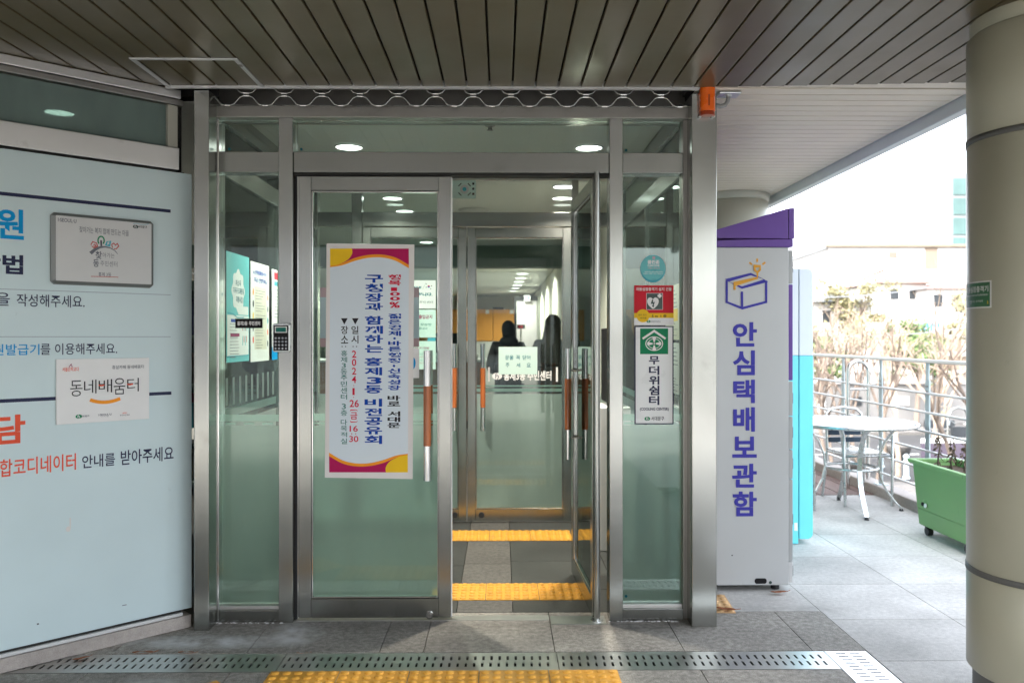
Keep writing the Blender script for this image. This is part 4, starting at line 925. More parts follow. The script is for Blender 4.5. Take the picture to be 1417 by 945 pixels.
# three papers and the pale green note on the inner doors
IP = Plane((0, IY-.0046), (1, 0))
for ya, yb, lab, m_ in ((388, 427, 'white notice with national flag emblem on the inner door, top of three', 'paper'), (428.5, 467, 'green-tinted notice with dark red heading on the inner door, middle of three', 'paper_green'), (472, 511, 'pale notice of red and green small print, lowest of three on the inner door', 'paper_green')):
    t, mb, (u0, u1, v0, v1) = flat_sign('notice', lab, 'notice', IP, 557, ya, 603, yb, m_, .0008, 'notices on the inner left door'); sh = mb.build('sheet', t); mb = MB(); g2 = lambda x, y: IP.uv(568+x/6.3, 380+y/6.3)
    pt2 = lambda s_, x0, y0, x1, y1, m, b=0: ptext(mb, IP, s_, 568+x0/6.3, 380+y0/6.3, 568+x1/6.3, 380+y1/6.3, m, .0016, b)
    if ya < 400:
        pt2('국민 여러분', -40, 100, 96, 124, 'tealdeep', .04); pt2('감사드립니다.', -60, 158, 192, 190, 'tealdeep', .05); pt2('홍제3동 주민센터', -40, 230, 196, 252, 'greytext', .01)
        uu, vv = g2(160, 104); mb.sheet(IP, ring(12, .010, .010, uu, vv, 0, math.pi, False), .0016, 'red'); mb.sheet(IP, ring(12, .010, .010, uu, vv, math.pi, 2*math.pi, False), .0016, 'blue')
        for a_, b_ in ((138, 84), (184, 100), (138, 112), (176, 126)): q0_ = g2(a_-4, b_+3); q1_ = g2(a_+5, b_-4); mb.rect(IP, q0_[0], q1_[0], q0_[1], q1_[1], .0016, 'ink')
        mb.stroke(IP, [g2(106, 130), g2(136, 66)], .002, .0016, 'greytext')
    elif ya < 450:
        pt2('관계자외 출입금지', -60, 350, 190, 386, 'wine', .02); pt2('업무와 무관한', -20, 424, 184, 446, 'tealtext', .01); pt2('출입을 금합니다', -40, 458, 148, 480, 'tealtext', .01)
    else:
        mb.rect(IP, g2(150, 0)[0], g2(218, 0)[0], IP.uv(590, 472)[1], IP.uv(590, 467.5)[1], .0014, 'tealdark')
        pt2('출입문 미개방', -20, 630, 164, 650, 'wine', .01)
        for j in range(4): pt2('옆문을 이용해 주시기 바랍니다', -60, 685+j*26, 200, 701+j*26, 'housered' if j % 2 else 'tealtext')
    mb.build('lettering', sh)
t, mb, (u0, u1, v0, v1) = flat_sign('notice', 'pale blue-green note asking to keep the door shut on the inner right door', 'notice', Plane((0, IY-.006), (1, 0)), 690, 480, 743.5, 518, 'paper_green', .0008); sh = mb.build('sheet', t)
mb = MB(); IQ = Plane((0, IY-.006), (1, 0)); pt3 = lambda s_, x0, y0, x1, y1: ptext(mb, IQ, s_, 660+x0/4.5, 320+y0/4.5, 660+x1/4.5, 320+y1/4.5, 'tealdeep', .0014, .012)
pt3('문을', 176, 772, 228, 800); pt3('꼭', 243, 772, 268, 800); pt3('닫아', 284, 772, 336, 800); pt3('주', 178, 820, 202, 846); pt3('세', 245, 820, 269, 846); pt3('요', 310, 820, 335, 846); mb.build('lettering', sh)
# sensor plate in the inner transom
IS = Plane((0, IY+.0095), (1, 0)); (u0, v0), (u1, v1) = IS.uv(622, 276), IS.uv(658.5, 250.5)
t = thing('air_sensor', 'square pale plate with round dial behind the inner transom glass', 'sensor', IS.pt((u0+u1)/2, v0)); mb = MB(); mb.pbox(IS, u0, u1, v0+.003, v1, .001, .02, 'paper_green'); mb.build('plate', t, bevel=.003)
uu, vv = IS.uv(643, 263); mb = MB(); mb.cyl(IS.pt(uu, vv, .0205), IS.pt(uu, vv, .03), .035, 'wall_grey', n=24); mb.cyl(IS.pt(uu, vv, .0302), IS.pt(uu, vv, .033), .016, 'tealdark', n=20); mb.build('dial', t)
mb = MB()
for a_ in (45, 135, 225, 315): mb.rot(0, (0, 0)); c_ = math.cos(R(a_)); s_ = math.sin(R(a_)); mb.stroke(IS, [(uu+.052*c_-.016*s_, vv+.052*s_+.016*c_), (uu+.052*c_+.016*s_, vv+.052*s_-.016*c_)], .007, .0206, 'ink')
for j in range(3): mb.rect(IS, u1-.028, u1-.012, v1-.035-.04*j, v1-.018-.04*j, .0206, 'ink')
mb.build('marking', t)

# orange siren lamp and its conduit
SP = Plane((0, 4.0995), (1, 0)); (u0, v0), (u1, v1) = SP.uv(967, 163.5), SP.uv(987.3, 124)
t = thing('siren_lamp', 'bright orange wall siren lamp at the head of the right post', 'lamp', SP.pt((u0+u1)/2, v0)); mb = MB(); uc = (u0+u1)/2; w_ = (u1-u0)/2; d0 = .025
prof = [(u0, 0), (u0, .03)]+[(uc+w_*math.cos(math.pi-math.pi*i/10), .03+.028*math.sin(math.pi*i/10)) for i in range(11)]+[(u1, .03), (u1, 0)]
def extr(prof, za, zb, m, mb): n = len(prof); vs = [SP.pt(a_, za, b_) for a_, b_ in prof]+[SP.pt(a_, zb, b_) for a_, b_ in prof]; mb.add(vs, [(i, (i+1) % n, n+(i+1) % n, n+i) for i in range(n)]+[list(range(n))[::-1], list(range(n, 2*n))], m)
extr(prof, v0+d0, v1, 'siren', mb); mb.build('lens', t, bevel=.003)
mb = MB(); extr([(uc+(a_-uc)*.96, b_*.93) for a_, b_ in prof], v0+.004, v0+d0-.001, 'siren_dark', mb); mb.build('base', t, bevel=.002)
mb = MB(); mb.pbox(SP, uc-.004, uc+.004, (v0+v1)/2-.025, (v0+v1)/2+.03, .0582, .0592, 'siren_dark'); mb.pbox(SP, u0-.004, u0+.008, v0, v0+.0035, .002, .02, 'white'); mb.pbox(SP, u1-.012, u1+.002, v0, v0+.0035, .002, .02, 'white'); mb.build('fitting', t)
t = thing('conduit', 'grey flexible conduit with pale ceiling bracket beside the siren lamp', 'conduit', (1.08, 4.15, H-.05)); x9 = PX(992, 4.14)
mb = MB(); pts = [(x9-.02, 4.15, H-.058), (x9+.02, 4.15, H-.066), (x9+.045, 4.15, H-.060), (x9+.058, 4.15, H-.040), (x9+.062, 4.15, H-.016)]; mb.tube([Vector(p) for p in pts], .011, 'conduit', 12)
mb.build('pipe', t); mb = MB(); mb.box(x9+.004, x9+.115, 4.10, 4.19, H-.014, H-.001, 'alu'); mb.cyl((x9+.062, 4.15, H-.02), (x9+.062, 4.15, H-.014), .017, 'alu'); mb.build('bracket', t, bevel=.004)

# ------------------------------------------------------------------ tactile tiles
def tactile(m):
    mb = MB(); s = .149; mb.box(-s, s, -s, s, -.004, .0045, m)
    for i in range(6):
        for j in range(6): x, y = -.125+i*.05, -.125+j*.05; mb.lathe([(.0185, 0), (.0165, .004), (.011, .0066), (.0001, .0075)], (x, y, .0045), m, n=10)
    return mb.build('tactile_tile')
base = tactile('tactile'); base2 = tactile('tactile_pale')
ordn = ['leftmost', 'second from left', 'middle', 'fourth from left', 'rightmost']; used = []
def lay(x, y, label, group, rz=0, src=None):
    o = src if src not in used else src.copy()
    if src in used: C.objects.link(o)
    used.append(src); o.location = (x, y, .0); o.rotation_euler = (0, 0, rz); tag(o, label, 'tactile tile', group)
for i in range(5): lay(-.855+.303*i, DY0-.156, 'yellow dimpled tactile tile of the row before the drain, '+ordn[i], 'tactile tiles before the drain', src=base)
lay(-1.21, 3.27, 'yellow tactile tile set at an angle, apart at the lower left', 'loose tactile tiles', R(45), base)
for j, (y, nm) in enumerate(((4.677, 'just inside the outer doors'), (5.995, 'before the inner doors'))):
    for i in range(3): lay(-.24+.301*i, y, 'yellow tactile tile %s, %s of three' % (nm, ['left', 'middle', 'right'][i]), 'tactile tiles in the vestibule', src=base)
lay(1.10, 4.46, 'worn tan tactile tile lying under the locker corner', 'loose tactile tiles', R(-4), base2)

# ------------------------------------------------------------------ drain grates
def grate(x0, x1, y0, y1, along, m, label):
    """perforated plate with two rows of slots; along: axis of the run"""
    mb = MB(); L0_, L1_ = (x0, x1) if along == 'x' else (y0, y1); A0, A1 = (y0, y1) if along == 'x' else (x0, x1); wd = A1-A0
    rows = [(A0+.042, A0+.087), (A1-.086, A1-.041)]; p = .0367; sw = .0105; z0, z1 = -.006, -.001
    def q(l0, l1, a0, a1):
        if along == 'x': mb.box(l0, l1, a0, a1, z0, z1, m)
        else: mb.box(a0, a1, l0, l1, z0, z1, m)
    q(L0_, L1_, A0, rows[0][0]); q(L0_, L1_, rows[0][1], rows[1][0]); q(L0_, L1_, rows[1][1], A1)
    for ri, (a, b) in enumerate(rows):
        l = L0_+.016+.004*ri; c = L0_
        while l+sw < L1_-.012: q(c, l, a, b); c = l+sw; l += p
        q(c, L1_, a, b)
    o = mb.build('drain_grate'); tag(o, label, 'drain grate', 'drain grates'); return o
grate(-2.35, -.992, DY0+.002, DY1-.002, 'x', 'drain', 'steel drain grate meeting the blue sign wall')
grate(-.988, .252, DY0+.002, DY1-.002, 'x', 'drain', 'steel drain grate before the closed door leaf')
grate(.256, GX0-.003, DY0+.002, DY1-.002, 'x', 'drain', 'steel drain grate before the right sidelight and post')
grate(GX0+.001, GX1, 2.3, DY1-.002, 'y', 'drain_skylit', 'drain grate coloured paler as if skylit, running across towards the viewer')

# dry leaves
def dry_leaf(loc, rz, s, label, m='leaf_dry'):
    mb = MB(); pts = []; n = 7
    for i in range(n): x = -1+2*i/(n-1); wv = .32*(1-x*x)**.7; cz = .25*x*x+.05*math.sin(5*x); pts.append((x, wv, cz))
    vs = [(x*s, w_*s, (c_+.18*(w_ > .1))*s*.5) for x, w_, c_ in pts]+[(x*s, 0, c_*s*.35) for x, w_, c_ in pts]+[(x*s, -w_*s, (c_+.2*(w_ > .1))*s*.5) for x, w_, c_ in pts]
    mb.add(vs, [(i, i+1, n+i+1, n+i) for i in range(n-1)]+[(n+i, n+i+1, 2*n+i+1, 2*n+i) for i in range(n-1)], m, True)
    mb.tube([(s*.95, 0, s*.1), (s*1.35, s*.1, s*.2)], s*.03, m, 5)
    o = mb.build('dry_leaf'); o.location = loc; o.rotation_euler = (0, 0, rz); so_ = o.modifiers.new('thickness', 'SOLIDIFY'); so_.thickness = .0006; tag(o, label, 'leaf', 'dry leaves on the ground')
dry_leaf(at_z(112, 911, .002), R(35), .035, 'curled rust-brown leaf on the drain grate near the sign wall')
dry_leaf(at_z(198, 903.5, -.004), R(4), .05, 'reddish leaf wedged along the drain edge below the left post')
dry_leaf(at_z(258, 903.5, -.004), R(-3), .04, 'narrow dry leaf wedged in the drain edge beyond the left post')
dry_leaf(at_z(1005, 843, .012), R(-20), .055, 'curled brown leaf on the tan tactile tile')
dry_leaf(at_z(1078, 819.5, .012), R(5), .05, 'dark brown leaf under the front foot of the locker')
dry_leaf(at_z(419, 903.5, -.004), R(2), .03, 'small dry leaf in the drain edge below the closed door')

# ================================================================== LOBBY
def downlight(x, y, z, r, label, group, m='lamp', power=0):
    t = thing('ceiling_light', label, 'ceiling light', (x, y, z), group)
    mb = MB(); mb.lathe([(r*1.14, -.001), (r*1.12, -.008), (r, -.010), (r, -.002)], (x, y, z), 'white', n=24); mb.build('frame', t)
    mb = MB(); mb.cyl((x, y, z-.004), (x, y, z-.0035), r*.985, m, n=24); mb.build('diffuser', t)
    if power:
        l = bpy.data.lights.new('downlight', 'AREA'); l.shape = 'DISK'; l.size = r*2; l.energy = power; l.color = (1, .93, .80); l.spread = R(112 if power < 5 else 150)
        o = bpy.data.objects.new('downlight', l); C.objects.link(o); o.parent = t; o.location = (0, 0, -.02)
ZC = 2.692
for px, py, lab in ((483, 203, 'round ceiling light behind the transom above the closed door'), (815, 204, 'round ceiling light behind the transom above the open door')):
    p = at_z(px, py, ZC); downlight(p.x, p.y, ZC, .085, lab, 'vestibule ceiling lights', power=5.5)
for px, py, lab, pw_ in ((543, 274, 'lobby ceiling light seen high through the closed door', 9), (560, 292, 'lobby ceiling light just above the inner transom', 0), (590, 335, 'lobby ceiling light above the banner top', 0), (780, 258, 'lobby ceiling light at the inner frame corner, upper of two', 4), (778, 274, 'lobby ceiling light at the inner frame corner, lower of two', 0)):
    p = at_z(px, py, ZC); downlight(p.x, p.y, ZC, .085, lab, 'lobby ceiling lights', power=pw_)
nth = ['nearest', 'second', 'third', 'fourth', 'fifth', 'sixth', 'farthest']
for i, (px, py) in enumerate(((727, 371), (723, 378.6), (720.5, 384.6), (718, 389.6), (716, 394.2), (713, 398.4), (709.5, 402.5))):
    p = at_z(px, py, ZC); downlight(p.x, p.y, ZC, .12, 'small ceiling light of the receding lobby row, '+nth[i], 'receding row of lobby ceiling lights', 'lamp_far', 8 if i % 2 == 0 else 0)
for i, (x, y) in enumerate(((-3.2, 9.5), (-3.2, 14.0), (-3.4, 19.0))): downlight(x, y, ZC, .12, 'lobby ceiling light over the counters, %s' % ['front', 'middle', 'back'][i], 'lights over the counters', power=10)
p = at_z(82, 155, ZC); downlight(p.x, p.y, ZC, .075, 'dim round light behind the dark glass strip on the left', 'office light', 'lamp_far', 0)
p = at_z(678, 172, ZC); t = thing('sprinkler', 'small sprinkler head on the vestibule ceiling', 'sprinkler', p); mb = MB(); mb.lathe([(.0001, 0), (.035, -.002), (.03, -.012), (.012, -.016), (.012, -.034), (.02, -.036), (.0001, -.038)], p, 'steel_dark', n=20); mb.build('head', t)
p = at_z(656, 290.5, ZC); t = thing('ceiling_speaker', 'flat dark disc on the lobby ceiling above the inner transom', 'speaker', p); mb = MB(); mb.lathe([(.0001, -.02), (.12, -.02), (.15, -.010), (.155, 0)], p, 'wall_grey', n=32); mb.build('grille', t)
# far wall: orange panels, dark-framed panel, exit sign, red display
t = thing('orange_panelling', 'row of orange wooden wall panels at the far end of the lobby', 'wall panel', (-2, 23.7, 0)); Y = 23.5
xr_ = PX(711.5, Y)
for i in range(6):
    mb = MB(); x1 = xr_-.62*i; mb.box(x1-.61, x1, Y, 24.2, PZ(472, Y), PZ(428, Y), 'cabinet_orange'); mb.build('panel', t, bevel=.01)
mb = MB(); mb.box(xr_-3.72, xr_, Y+.02, 24.2, 0, PZ(472.3, Y), 'wall_grey'); mb.build('base', t)
for i, px in enumerate((674.5, 708)):
    mb = MB(); x = PX(px, Y); mb.box(x-.05, x+.05, Y-.02, Y-.001, PZ(434, Y), PZ(428.5, Y), 'white'); mb.build('label_plate', t)
t = thing('wall_clock_board', 'dark narrow board above the orange panels', 'board', (-.7, 23.4, 2.35)); mb = MB(); mb.box(PX(682, 23.45), PX(697, 23.45), 23.42, 23.49, PZ(428, 23.45), PZ(425.5, 23.45), 'black'); mb.build('board', t)
Y = 20.0; t = thing('door_panel', 'tall pale grey door panel in a dark frame at the back', 'door', (.5, Y, 0)); x0, x1 = PX(711.5, Y), PX(743, Y)
mb = MB(); mb.box(x0, x0+.06, Y-.05, Y+.05, 0, PZ(410, Y), 'black'); mb.box(x0+.061, x1, Y-.05, Y+.05, PZ(416, Y), PZ(410, Y), 'black'); mb.box(x1+.001, x1+.12, Y-.05, Y+.05, 0, PZ(410, Y), 'steel'); mb.build('frame', t)
mb = MB(); mb.box(x0+.062, x1-.002, Y-.02, Y+.02, .01, PZ(416, Y)-.002, 'screen_grey'); mb.build('leaf', t)
mb = MB(); mb.box(x1+.13, .945, Y-.01, Y+.03, 0, 2.68, 'wall_grey'); struct(mb, 'partition_wall')
t = thing('exit_sign', 'small lit blue-green exit sign over the dark door frame', 'exit sign', (.4, 19.9, 2.4)); mb = MB(); mb.box(PX(725.5, 19.9), PX(733.5, 19.9), 19.86, 19.93, PZ(416.5, 19.9), PZ(409, 19.9), 'white'); mb.build('casing', t)
mb = MB(); P_ = Plane((0, 19.855), (1, 0)); a, b = P_.uv(726.5, 415.5), P_.uv(732.5, 410); mb.rect(P_, a[0], b[0], a[1], b[1], 0, 'exit'); mb.build('panel', t)
mb = MB(); uc, vc = (a[0]+b[0])/2, (a[1]+b[1])/2; mb.sheet(P_, ring(8, .008, .008, uc, vc+.032), .002, 'white'); mb.stroke(P_, [(uc-.02, vc-.035), (uc, vc-.005), (uc, vc+.02), (uc+.022, vc+.005)], .009, .002, 'white'); mb.stroke(P_, [(uc, vc-.005), (uc+.02, vc-.035)], .009, .002, 'white'); mb.build('pictogram', t)
t = thing('number_display', 'small black call display with red digits on the back wall', 'display', (.2, 18.5, 1.7)); Y = 18.5; mb = MB(); mb.box(PX(715.5, Y), PX(726.5, Y), Y, Y+.06, PZ(455, Y), PZ(449, Y), 'black'); mb.build('casing', t)
mb = MB(); P_ = Plane((0, Y-.002), (1, 0)); ptext(mb, P_, '2', 717.5, 450, 720, 454, 'led', .001, .02); ptext(mb, P_, '1', 721.5, 450, 722.8, 454, 'led', .001, .02); mb.build('digits', t)
mb = MB(); mb.cyl(((PX(715.5, Y)+PX(726.5, Y))/2, Y+.03, 0), ((PX(715.5, Y)+PX(726.5, Y))/2, Y+.03, PZ(455.1, Y)), .02, 'steel', n=10); mb.build('stand', t)
# counter with screens
t = thing('reception_counter', 'long white reception counter with wood front in the lobby', 'counter', (-1.6, 13, 0)); Y = 13.0
mb = MB(); mb.box(-4.5, -.30, Y, Y+.6, .12, 1.06, 'cabinet_wood'); mb.build('front', t); mb = MB(); mb.box(-4.55, -.25, Y-.12, Y+.66, 1.062, 1.10, 'white_gloss'); mb.build('counter_top', t, bevel=.006)
mb = MB(); mb.box(-4.5, -.32, Y+.02, Y+.58, 0, .118, 'black'); mb.build('plinth', t); mb = MB(); mb.box(-4.5, -.9, Y+.3, Y+.32, 1.102, 1.42, 'glass_clear'); mb.build('screen', t)
for i, (x, lab) in enumerate(((-1.72, 'black computer monitor on the counter, left of the inner door edge'), (-.92, 'black computer monitor seen past the inner door stile'))):
    t = thing('monitor', lab, 'monitor', (x, 13.25, 1.10), 'monitors on the counter'); mb = MB(); mb.box(x-.25, x+.25, 13.1, 13.13, 1.2, 1.52, 'black'); mb.build('screen', t, bevel=.005)
    mb = MB(); mb.box(x-.03, x+.03, 13.14, 13.17, 1.105, 1.35, 'black'); mb.box(x-.12, x+.12, 13.1, 13.24, 1.1015, 1.115, 'black'); mb.build('stand', t)
for x, y, lab in ((-.5, 13.15, 'white document tray on the end of the counter'),):
    t = thing('document_tray', lab, 'tray', (x, y, 1.10)); mb = MB(); mb.box(x-.13, x+.13, y-.1, y+.1, 1.102, 1.11, 'white'); mb.box(x-.13, x-.12, y-.1, y+.1, 1.111, 1.18, 'white'); mb.box(x+.12, x+.13, y-.1, y+.1, 1.111, 1.18, 'white'); mb.box(x-.12, x+.12, y+.09, y+.1, 1.111, 1.18, 'white'); mb.build('tray', t)
    mb = MB(); mb.box(x-.105, x+.105, y-.085, y+.075, 1.1112, 1.15, 'paper'); mb.build('paper', t)
# glazed office front on the left of the lobby and a bookcase in it (dark shapes behind the glass)
t = thing('bookcase', 'dark bookcase of files behind the left vestibule glass', 'bookcase', (-3.4, 7.6, 0))
mb = MB(); mb.box(-4.6, -2.3, 7.9, 7.92, 0, 2.0, 'wall_dark'); mb.box(-4.6, -4.57, 7.55, 7.9, 0, 2.0, 'wall_dark'); mb.box(-2.33, -2.3, 7.55, 7.9, 0, 2.0, 'wall_dark'); mb.build('carcass', t)
for k_ in range(5):
    mb = MB(); mb.box(-4.568, -2.332, 7.55, 7.898, .1+k_*.45, .125+k_*.45, 'wall_dark'); sh = mb.build('shelf', t); mb = MB(); x = -4.5; rr = random.Random(k_)
    while x < -2.45 and k_ < 4: w_ = rr.uniform(.03, .07); mb.box(x, x+w_, 7.6, 7.85, .1255+k_*.45, .1255+k_*.45+rr.uniform(.26, .36), rr.choice(['wall_grey', 'tealdeep', 'paper_beige', 'navy', 'wine', 'wall_dark'])); x += w_+rr.choice([.003, .003, .08])
    if k_ < 4: mb.build('files', sh)
t = thing('office_desk', 'grey office desk with papers behind the left vestibule glass', 'desk', (-2.6, 6.2, 0))
mb = MB(); mb.box(-3.3, -1.9, 5.7, 6.4, .72, .75, 'wall_grey'); mb.build('desk_top', t, bevel=.004); mb = MB(); mb.box(-3.28, -3.25, 5.72, 6.38, 0, .718, 'wall_grey'); mb.build('side_panel', t); mb = MB(); mb.box(-1.95, -1.92, 5.72, 6.38, 0, .718, 'wall_grey'); mb.build('side_panel', t)
# kiosk in the vestibule by the right wall
t = thing('kiosk', 'white pedestal with a black screen seen past the open door edge', 'kiosk', (.77, 5.75, 0)); x = .76
mb = MB(); mb.box(x-.09, x+.12, 5.55, 5.95, .0, .98, 'white_gloss'); mb.build('cabinet', t, bevel=.008); mb = MB(); mb.box(x-.03, x+.02, 5.52, 5.98, 1.0, 1.52, 'black'); mb.build('screen', t, bevel=.006); mb = MB(); mb.box(x-.01, x+.06, 5.68, 5.82, .981, 1.05, 'steel'); mb.build('bracket', t)

# ------------------------------------------------------------------ people (seen from behind through the inner door)
def skinned(name, joints, bones, m, parent, sub=2):
    names = list(joints); me = bpy.data.meshes.new(name)
    me.from_pydata([joints[n][0] for n in names], [(names.index(a), names.index(b)) for a, b in bones], []); o = bpy.data.objects.new(name, me); C.objects.link(o); o.parent = parent
    sk = o.modifiers.new('skin', 'SKIN'); sk.use_smooth_shade = True; sv = me.skin_vertices[0].data
    for i, n in enumerate(names):
        r = joints[n][1]; sv[i].radius = r if isinstance(r, tuple) else (r, r); sv[i].use_root = (i == 0)
    s = o.modifiers.new('smooth', 'SUBSURF'); s.levels = sub; s.render_levels = sub; me.materials.append(M[m]); return o
def person(label, loc, rz, ht, coat, long_hair):
    t = thing('person', label, 'person', loc); k = ht/1.70
    J = {'pelvis': ((0, 0, .94), (.15, .11)), 'waist': ((0, 0, 1.08), (.135, .10)), 'chest': ((0, .01, 1.28), (.155, .11)), 'neck': ((0, .0, 1.44), .055), 'skull': ((0, -.012, 1.53), (.062, .072)), 'crown': ((0, -.008, 1.62), (.062, .075)), 'top': ((0, 0, 1.675), .035)}
    Bn = [('pelvis', 'waist'), ('waist', 'chest'), ('chest', 'neck'), ('neck', 'skull'), ('skull', 'crown'), ('crown', 'top')]
    for s, n in ((-1, 'l'), (1, 'r')):
        J.update({n+'sh': ((s*.17, .01, 1.37), .055), n+'el': ((s*.235, .03, 1.10), .040), n+'wr': ((s*.15, -.20, 1.03), .027), n+'palm': ((s*.125, -.265, 1.035), (.034, .016)),
                  n+'hip': ((s*.09, 0, .86), .085), n+'kn': ((s*.10, -.01, .48), .052), n+'an': ((s*.10, .02, .09), .036), n+'toe': ((s*.11, -.14, .04), .034)})
        Bn += [('chest', n+'sh'), (n+'sh', n+'el'), (n+'el', n+'wr'), (n+'wr', n+'palm'), ('pelvis', n+'hip'), (n+'hip', n+'kn'), (n+'kn', n+'an'), (n+'an', n+'toe')]
        for f in range(4):
            dx = (f-1.5)*.019; ln = (.075, .088, .082, .064)[f]; a_ = (s*.125+dx, -.292, 1.035); J[n+'f%da' % f] = (a_, .0088); J[n+'f%db' % f] = ((a_[0], a_[1]-ln*.55, 1.033), .008); J[n+'f%dc' % f] = ((a_[0], a_[1]-ln*.85, 1.012), .007)
            Bn += [(n+'palm', n+'f%da' % f), (n+'f%da' % f, n+'f%db' % f), (n+'f%db' % f, n+'f%dc' % f)]
        J[n+'t1'] = ((s*.085, -.25, 1.045), .0095); J[n+'t2'] = ((s*.070, -.285, 1.04), .0085); Bn += [(n+'palm', n+'t1'), (n+'t1', n+'t2')]
    J = {a_: (tuple(c*k for c in p), r) for a_, (p, r) in J.items()}
    body = skinned('body', J, Bn, 'skin', t)
    mb = MB()                                                           # face: nose, brows, ears
    L_ = Vector(loc); f = lambda x, y, z: L_+Vector((x, y, z))*k
    mb.ell(f(0, -.092, 1.555), .011*k, .018*k, .022*k, 'skin', 8, 6)
    for s in (-1, 1): mb.ell(f(s*.072, 0, 1.565), .010*k, .020*k, .030*k, 'skin', 8, 6); mb.ell(f(s*.028, -.076, 1.585), .012*k, .008*k, .006*k, 'white', 8, 6); mb.ell(f(s*.028, -.082, 1.585), .005*k, .004*k, .005*k, 'ink', 8, 6)
    mb.ell(f(0, -.082, 1.512), .020*k, .007*k, .005*k, 'housered', 8, 6); mb.build('face', t)
    CJ = {'pel': ((0, .0, .98), (.185, .14)), 'hem': ((0, .0, .80), (.20, .155)), 'wa': ((0, .005, 1.12), (.175, .135)), 'ch': ((0, .01, 1.30), (.185, .14)), 'col': ((0, .012, 1.43), (.075, .07))}
    CB = [('pel', 'hem'), ('pel', 'wa'), ('wa', 'ch'), ('ch', 'col')]
    for s, n in ((-1, 'l'), (1, 'r')):
        CJ.update({n+'s': ((s*.175, .01, 1.37), .075), n+'e': ((s*.245, .03, 1.10), .062), n+'w': ((s*.155, -.19, 1.03), .044)}); CB += [('ch', n+'s'), (n+'s', n+'e'), (n+'e', n+'w')]
    CJ = {a_: (tuple(c*k for c in p), r) for a_, (p, r) in CJ.items()}
    skinned('coat', CJ, CB, coat, t)
    TJ = {'p': ((0, 0, .93), (.165, .125))}; TB = []
    for s, n in ((-1, 'l'), (1, 'r')): TJ.update({n+'h': ((s*.095, 0, .80), .10), n+'k': ((s*.10, -.005, .48), .074), n+'a': ((s*.10, .015, .10), .062)}); TB += [('p', n+'h'), (n+'h', n+'k'), (n+'k', n+'a')]
    skinned('trousers', {a_: (tuple(c*k for c in p), r) for a_, (p, r) in TJ.items()}, TB, 'trousers', t)
    for s in (-1, 1):
        mb = MB(); mb.ell(f(s*.108, -.055, .042), .05*k, .135*k, .042*k, 'rubber', 14, 8); mb.build('shoe', t)
    mb = MB(); mb.ell(f(0, .018, 1.605), .088*k, .100*k, .105*k, 'hair', 20, 12)
    if long_hair: mb.loft([tuple(f(0, .155, 1.16))+(.10*k, .012*k), tuple(f(0, .145, 1.27))+(.118*k, .03*k), tuple(f(0, .10, 1.40))+(.112*k, .055*k), tuple(f(0, .035, 1.55))+(.092*k, .085*k), tuple(f(0, .022, 1.63))+(.08*k, .085*k)], 'hair', 20)
    else: mb.loft([tuple(f(0, .05, 1.44))+(.055*k, .04*k), tuple(f(0, .045, 1.50))+(.078*k, .062*k), tuple(f(0, .03, 1.58))+(.09*k, .09*k)], 'hair', 20)
    mb.build('hair', t)
    if not long_hair: mb = MB(); mb.ell(f(0, .075, 1.435), .125*k, .085*k, .075*k, coat, 20, 12); mb.build('hood', t)
    t.rotation_euler = (0, 0, rz); return t
p = at_d(703, HOR, 10.4); person('person in a black padded coat standing at the counter, seen from behind', (p.x, p.y, 0), R(188), 1.66, 'coat', False)
p = at_d(766, HOR, 9.0); person('person with long dark hair in a grey coat by the door stile', (p.x, p.y, 0), R(160), 1.70, 'coat_grey', True)

# ================================================================== COLUMNS
def column(c, r, label, ring_z, m, ztop=H):
    t = thing('column', label, 'column', (c[0], c[1], 0)); z = [.15 if r < .29 else .06]+ring_z+[ztop-.054]
    for a, b in zip(z[:-1], z[1:]):
        mb = MB(); mb.lathe([(r-.012, a+.004), (r, a+.016), (r, b-.016), (r-.012, b-.004)], (c[0], c[1], 0), m, n=96); mb.build('shaft', t)
    mb = MB(); mb.lathe([(r-.022, .0), (r-.022, ztop-.04)], (c[0], c[1], 0), 'column_ring', n=64); mb.build('core', t)
    mb = MB(); mb.lathe([(r-.03, -.0), (r-.03, z[0]+.004)], (c[0], c[1], 0), 'gap', n=64); mb.build('base', t)
    for zz in ring_z:
        mb = MB(); mb.lathe([(r-.012, -.013), (r+.003, -.010), (r+.003, .010), (r-.012, .013)], (c[0], c[1], zz), 'column_ring', n=96); mb.build('band', t)
    mb = MB(); mb.lathe([(r-.020, ztop-.058), (r-.012, ztop-.045), (r-.012, ztop-.002)] if r < .29 else [(r-.014, ztop-.062), (r+.012, ztop-.055), (r+.016, ztop-.002)], (c[0], c[1], 0), m, n=96); mb.build('cap', t)
    return t
CC, CRr = (2.12, 3.14), .279
D1 = 3.18
column(CC, CRr, 'thick olive-grey round column at the right front corner', [EYE-(790-466)*D1/1130, EYE+(466-193)*D1/1130], 'column')
column((2.04, 7.19), .30, 'pale round column behind the parcel locker, under the canopy', [1.35], 'column_pale')
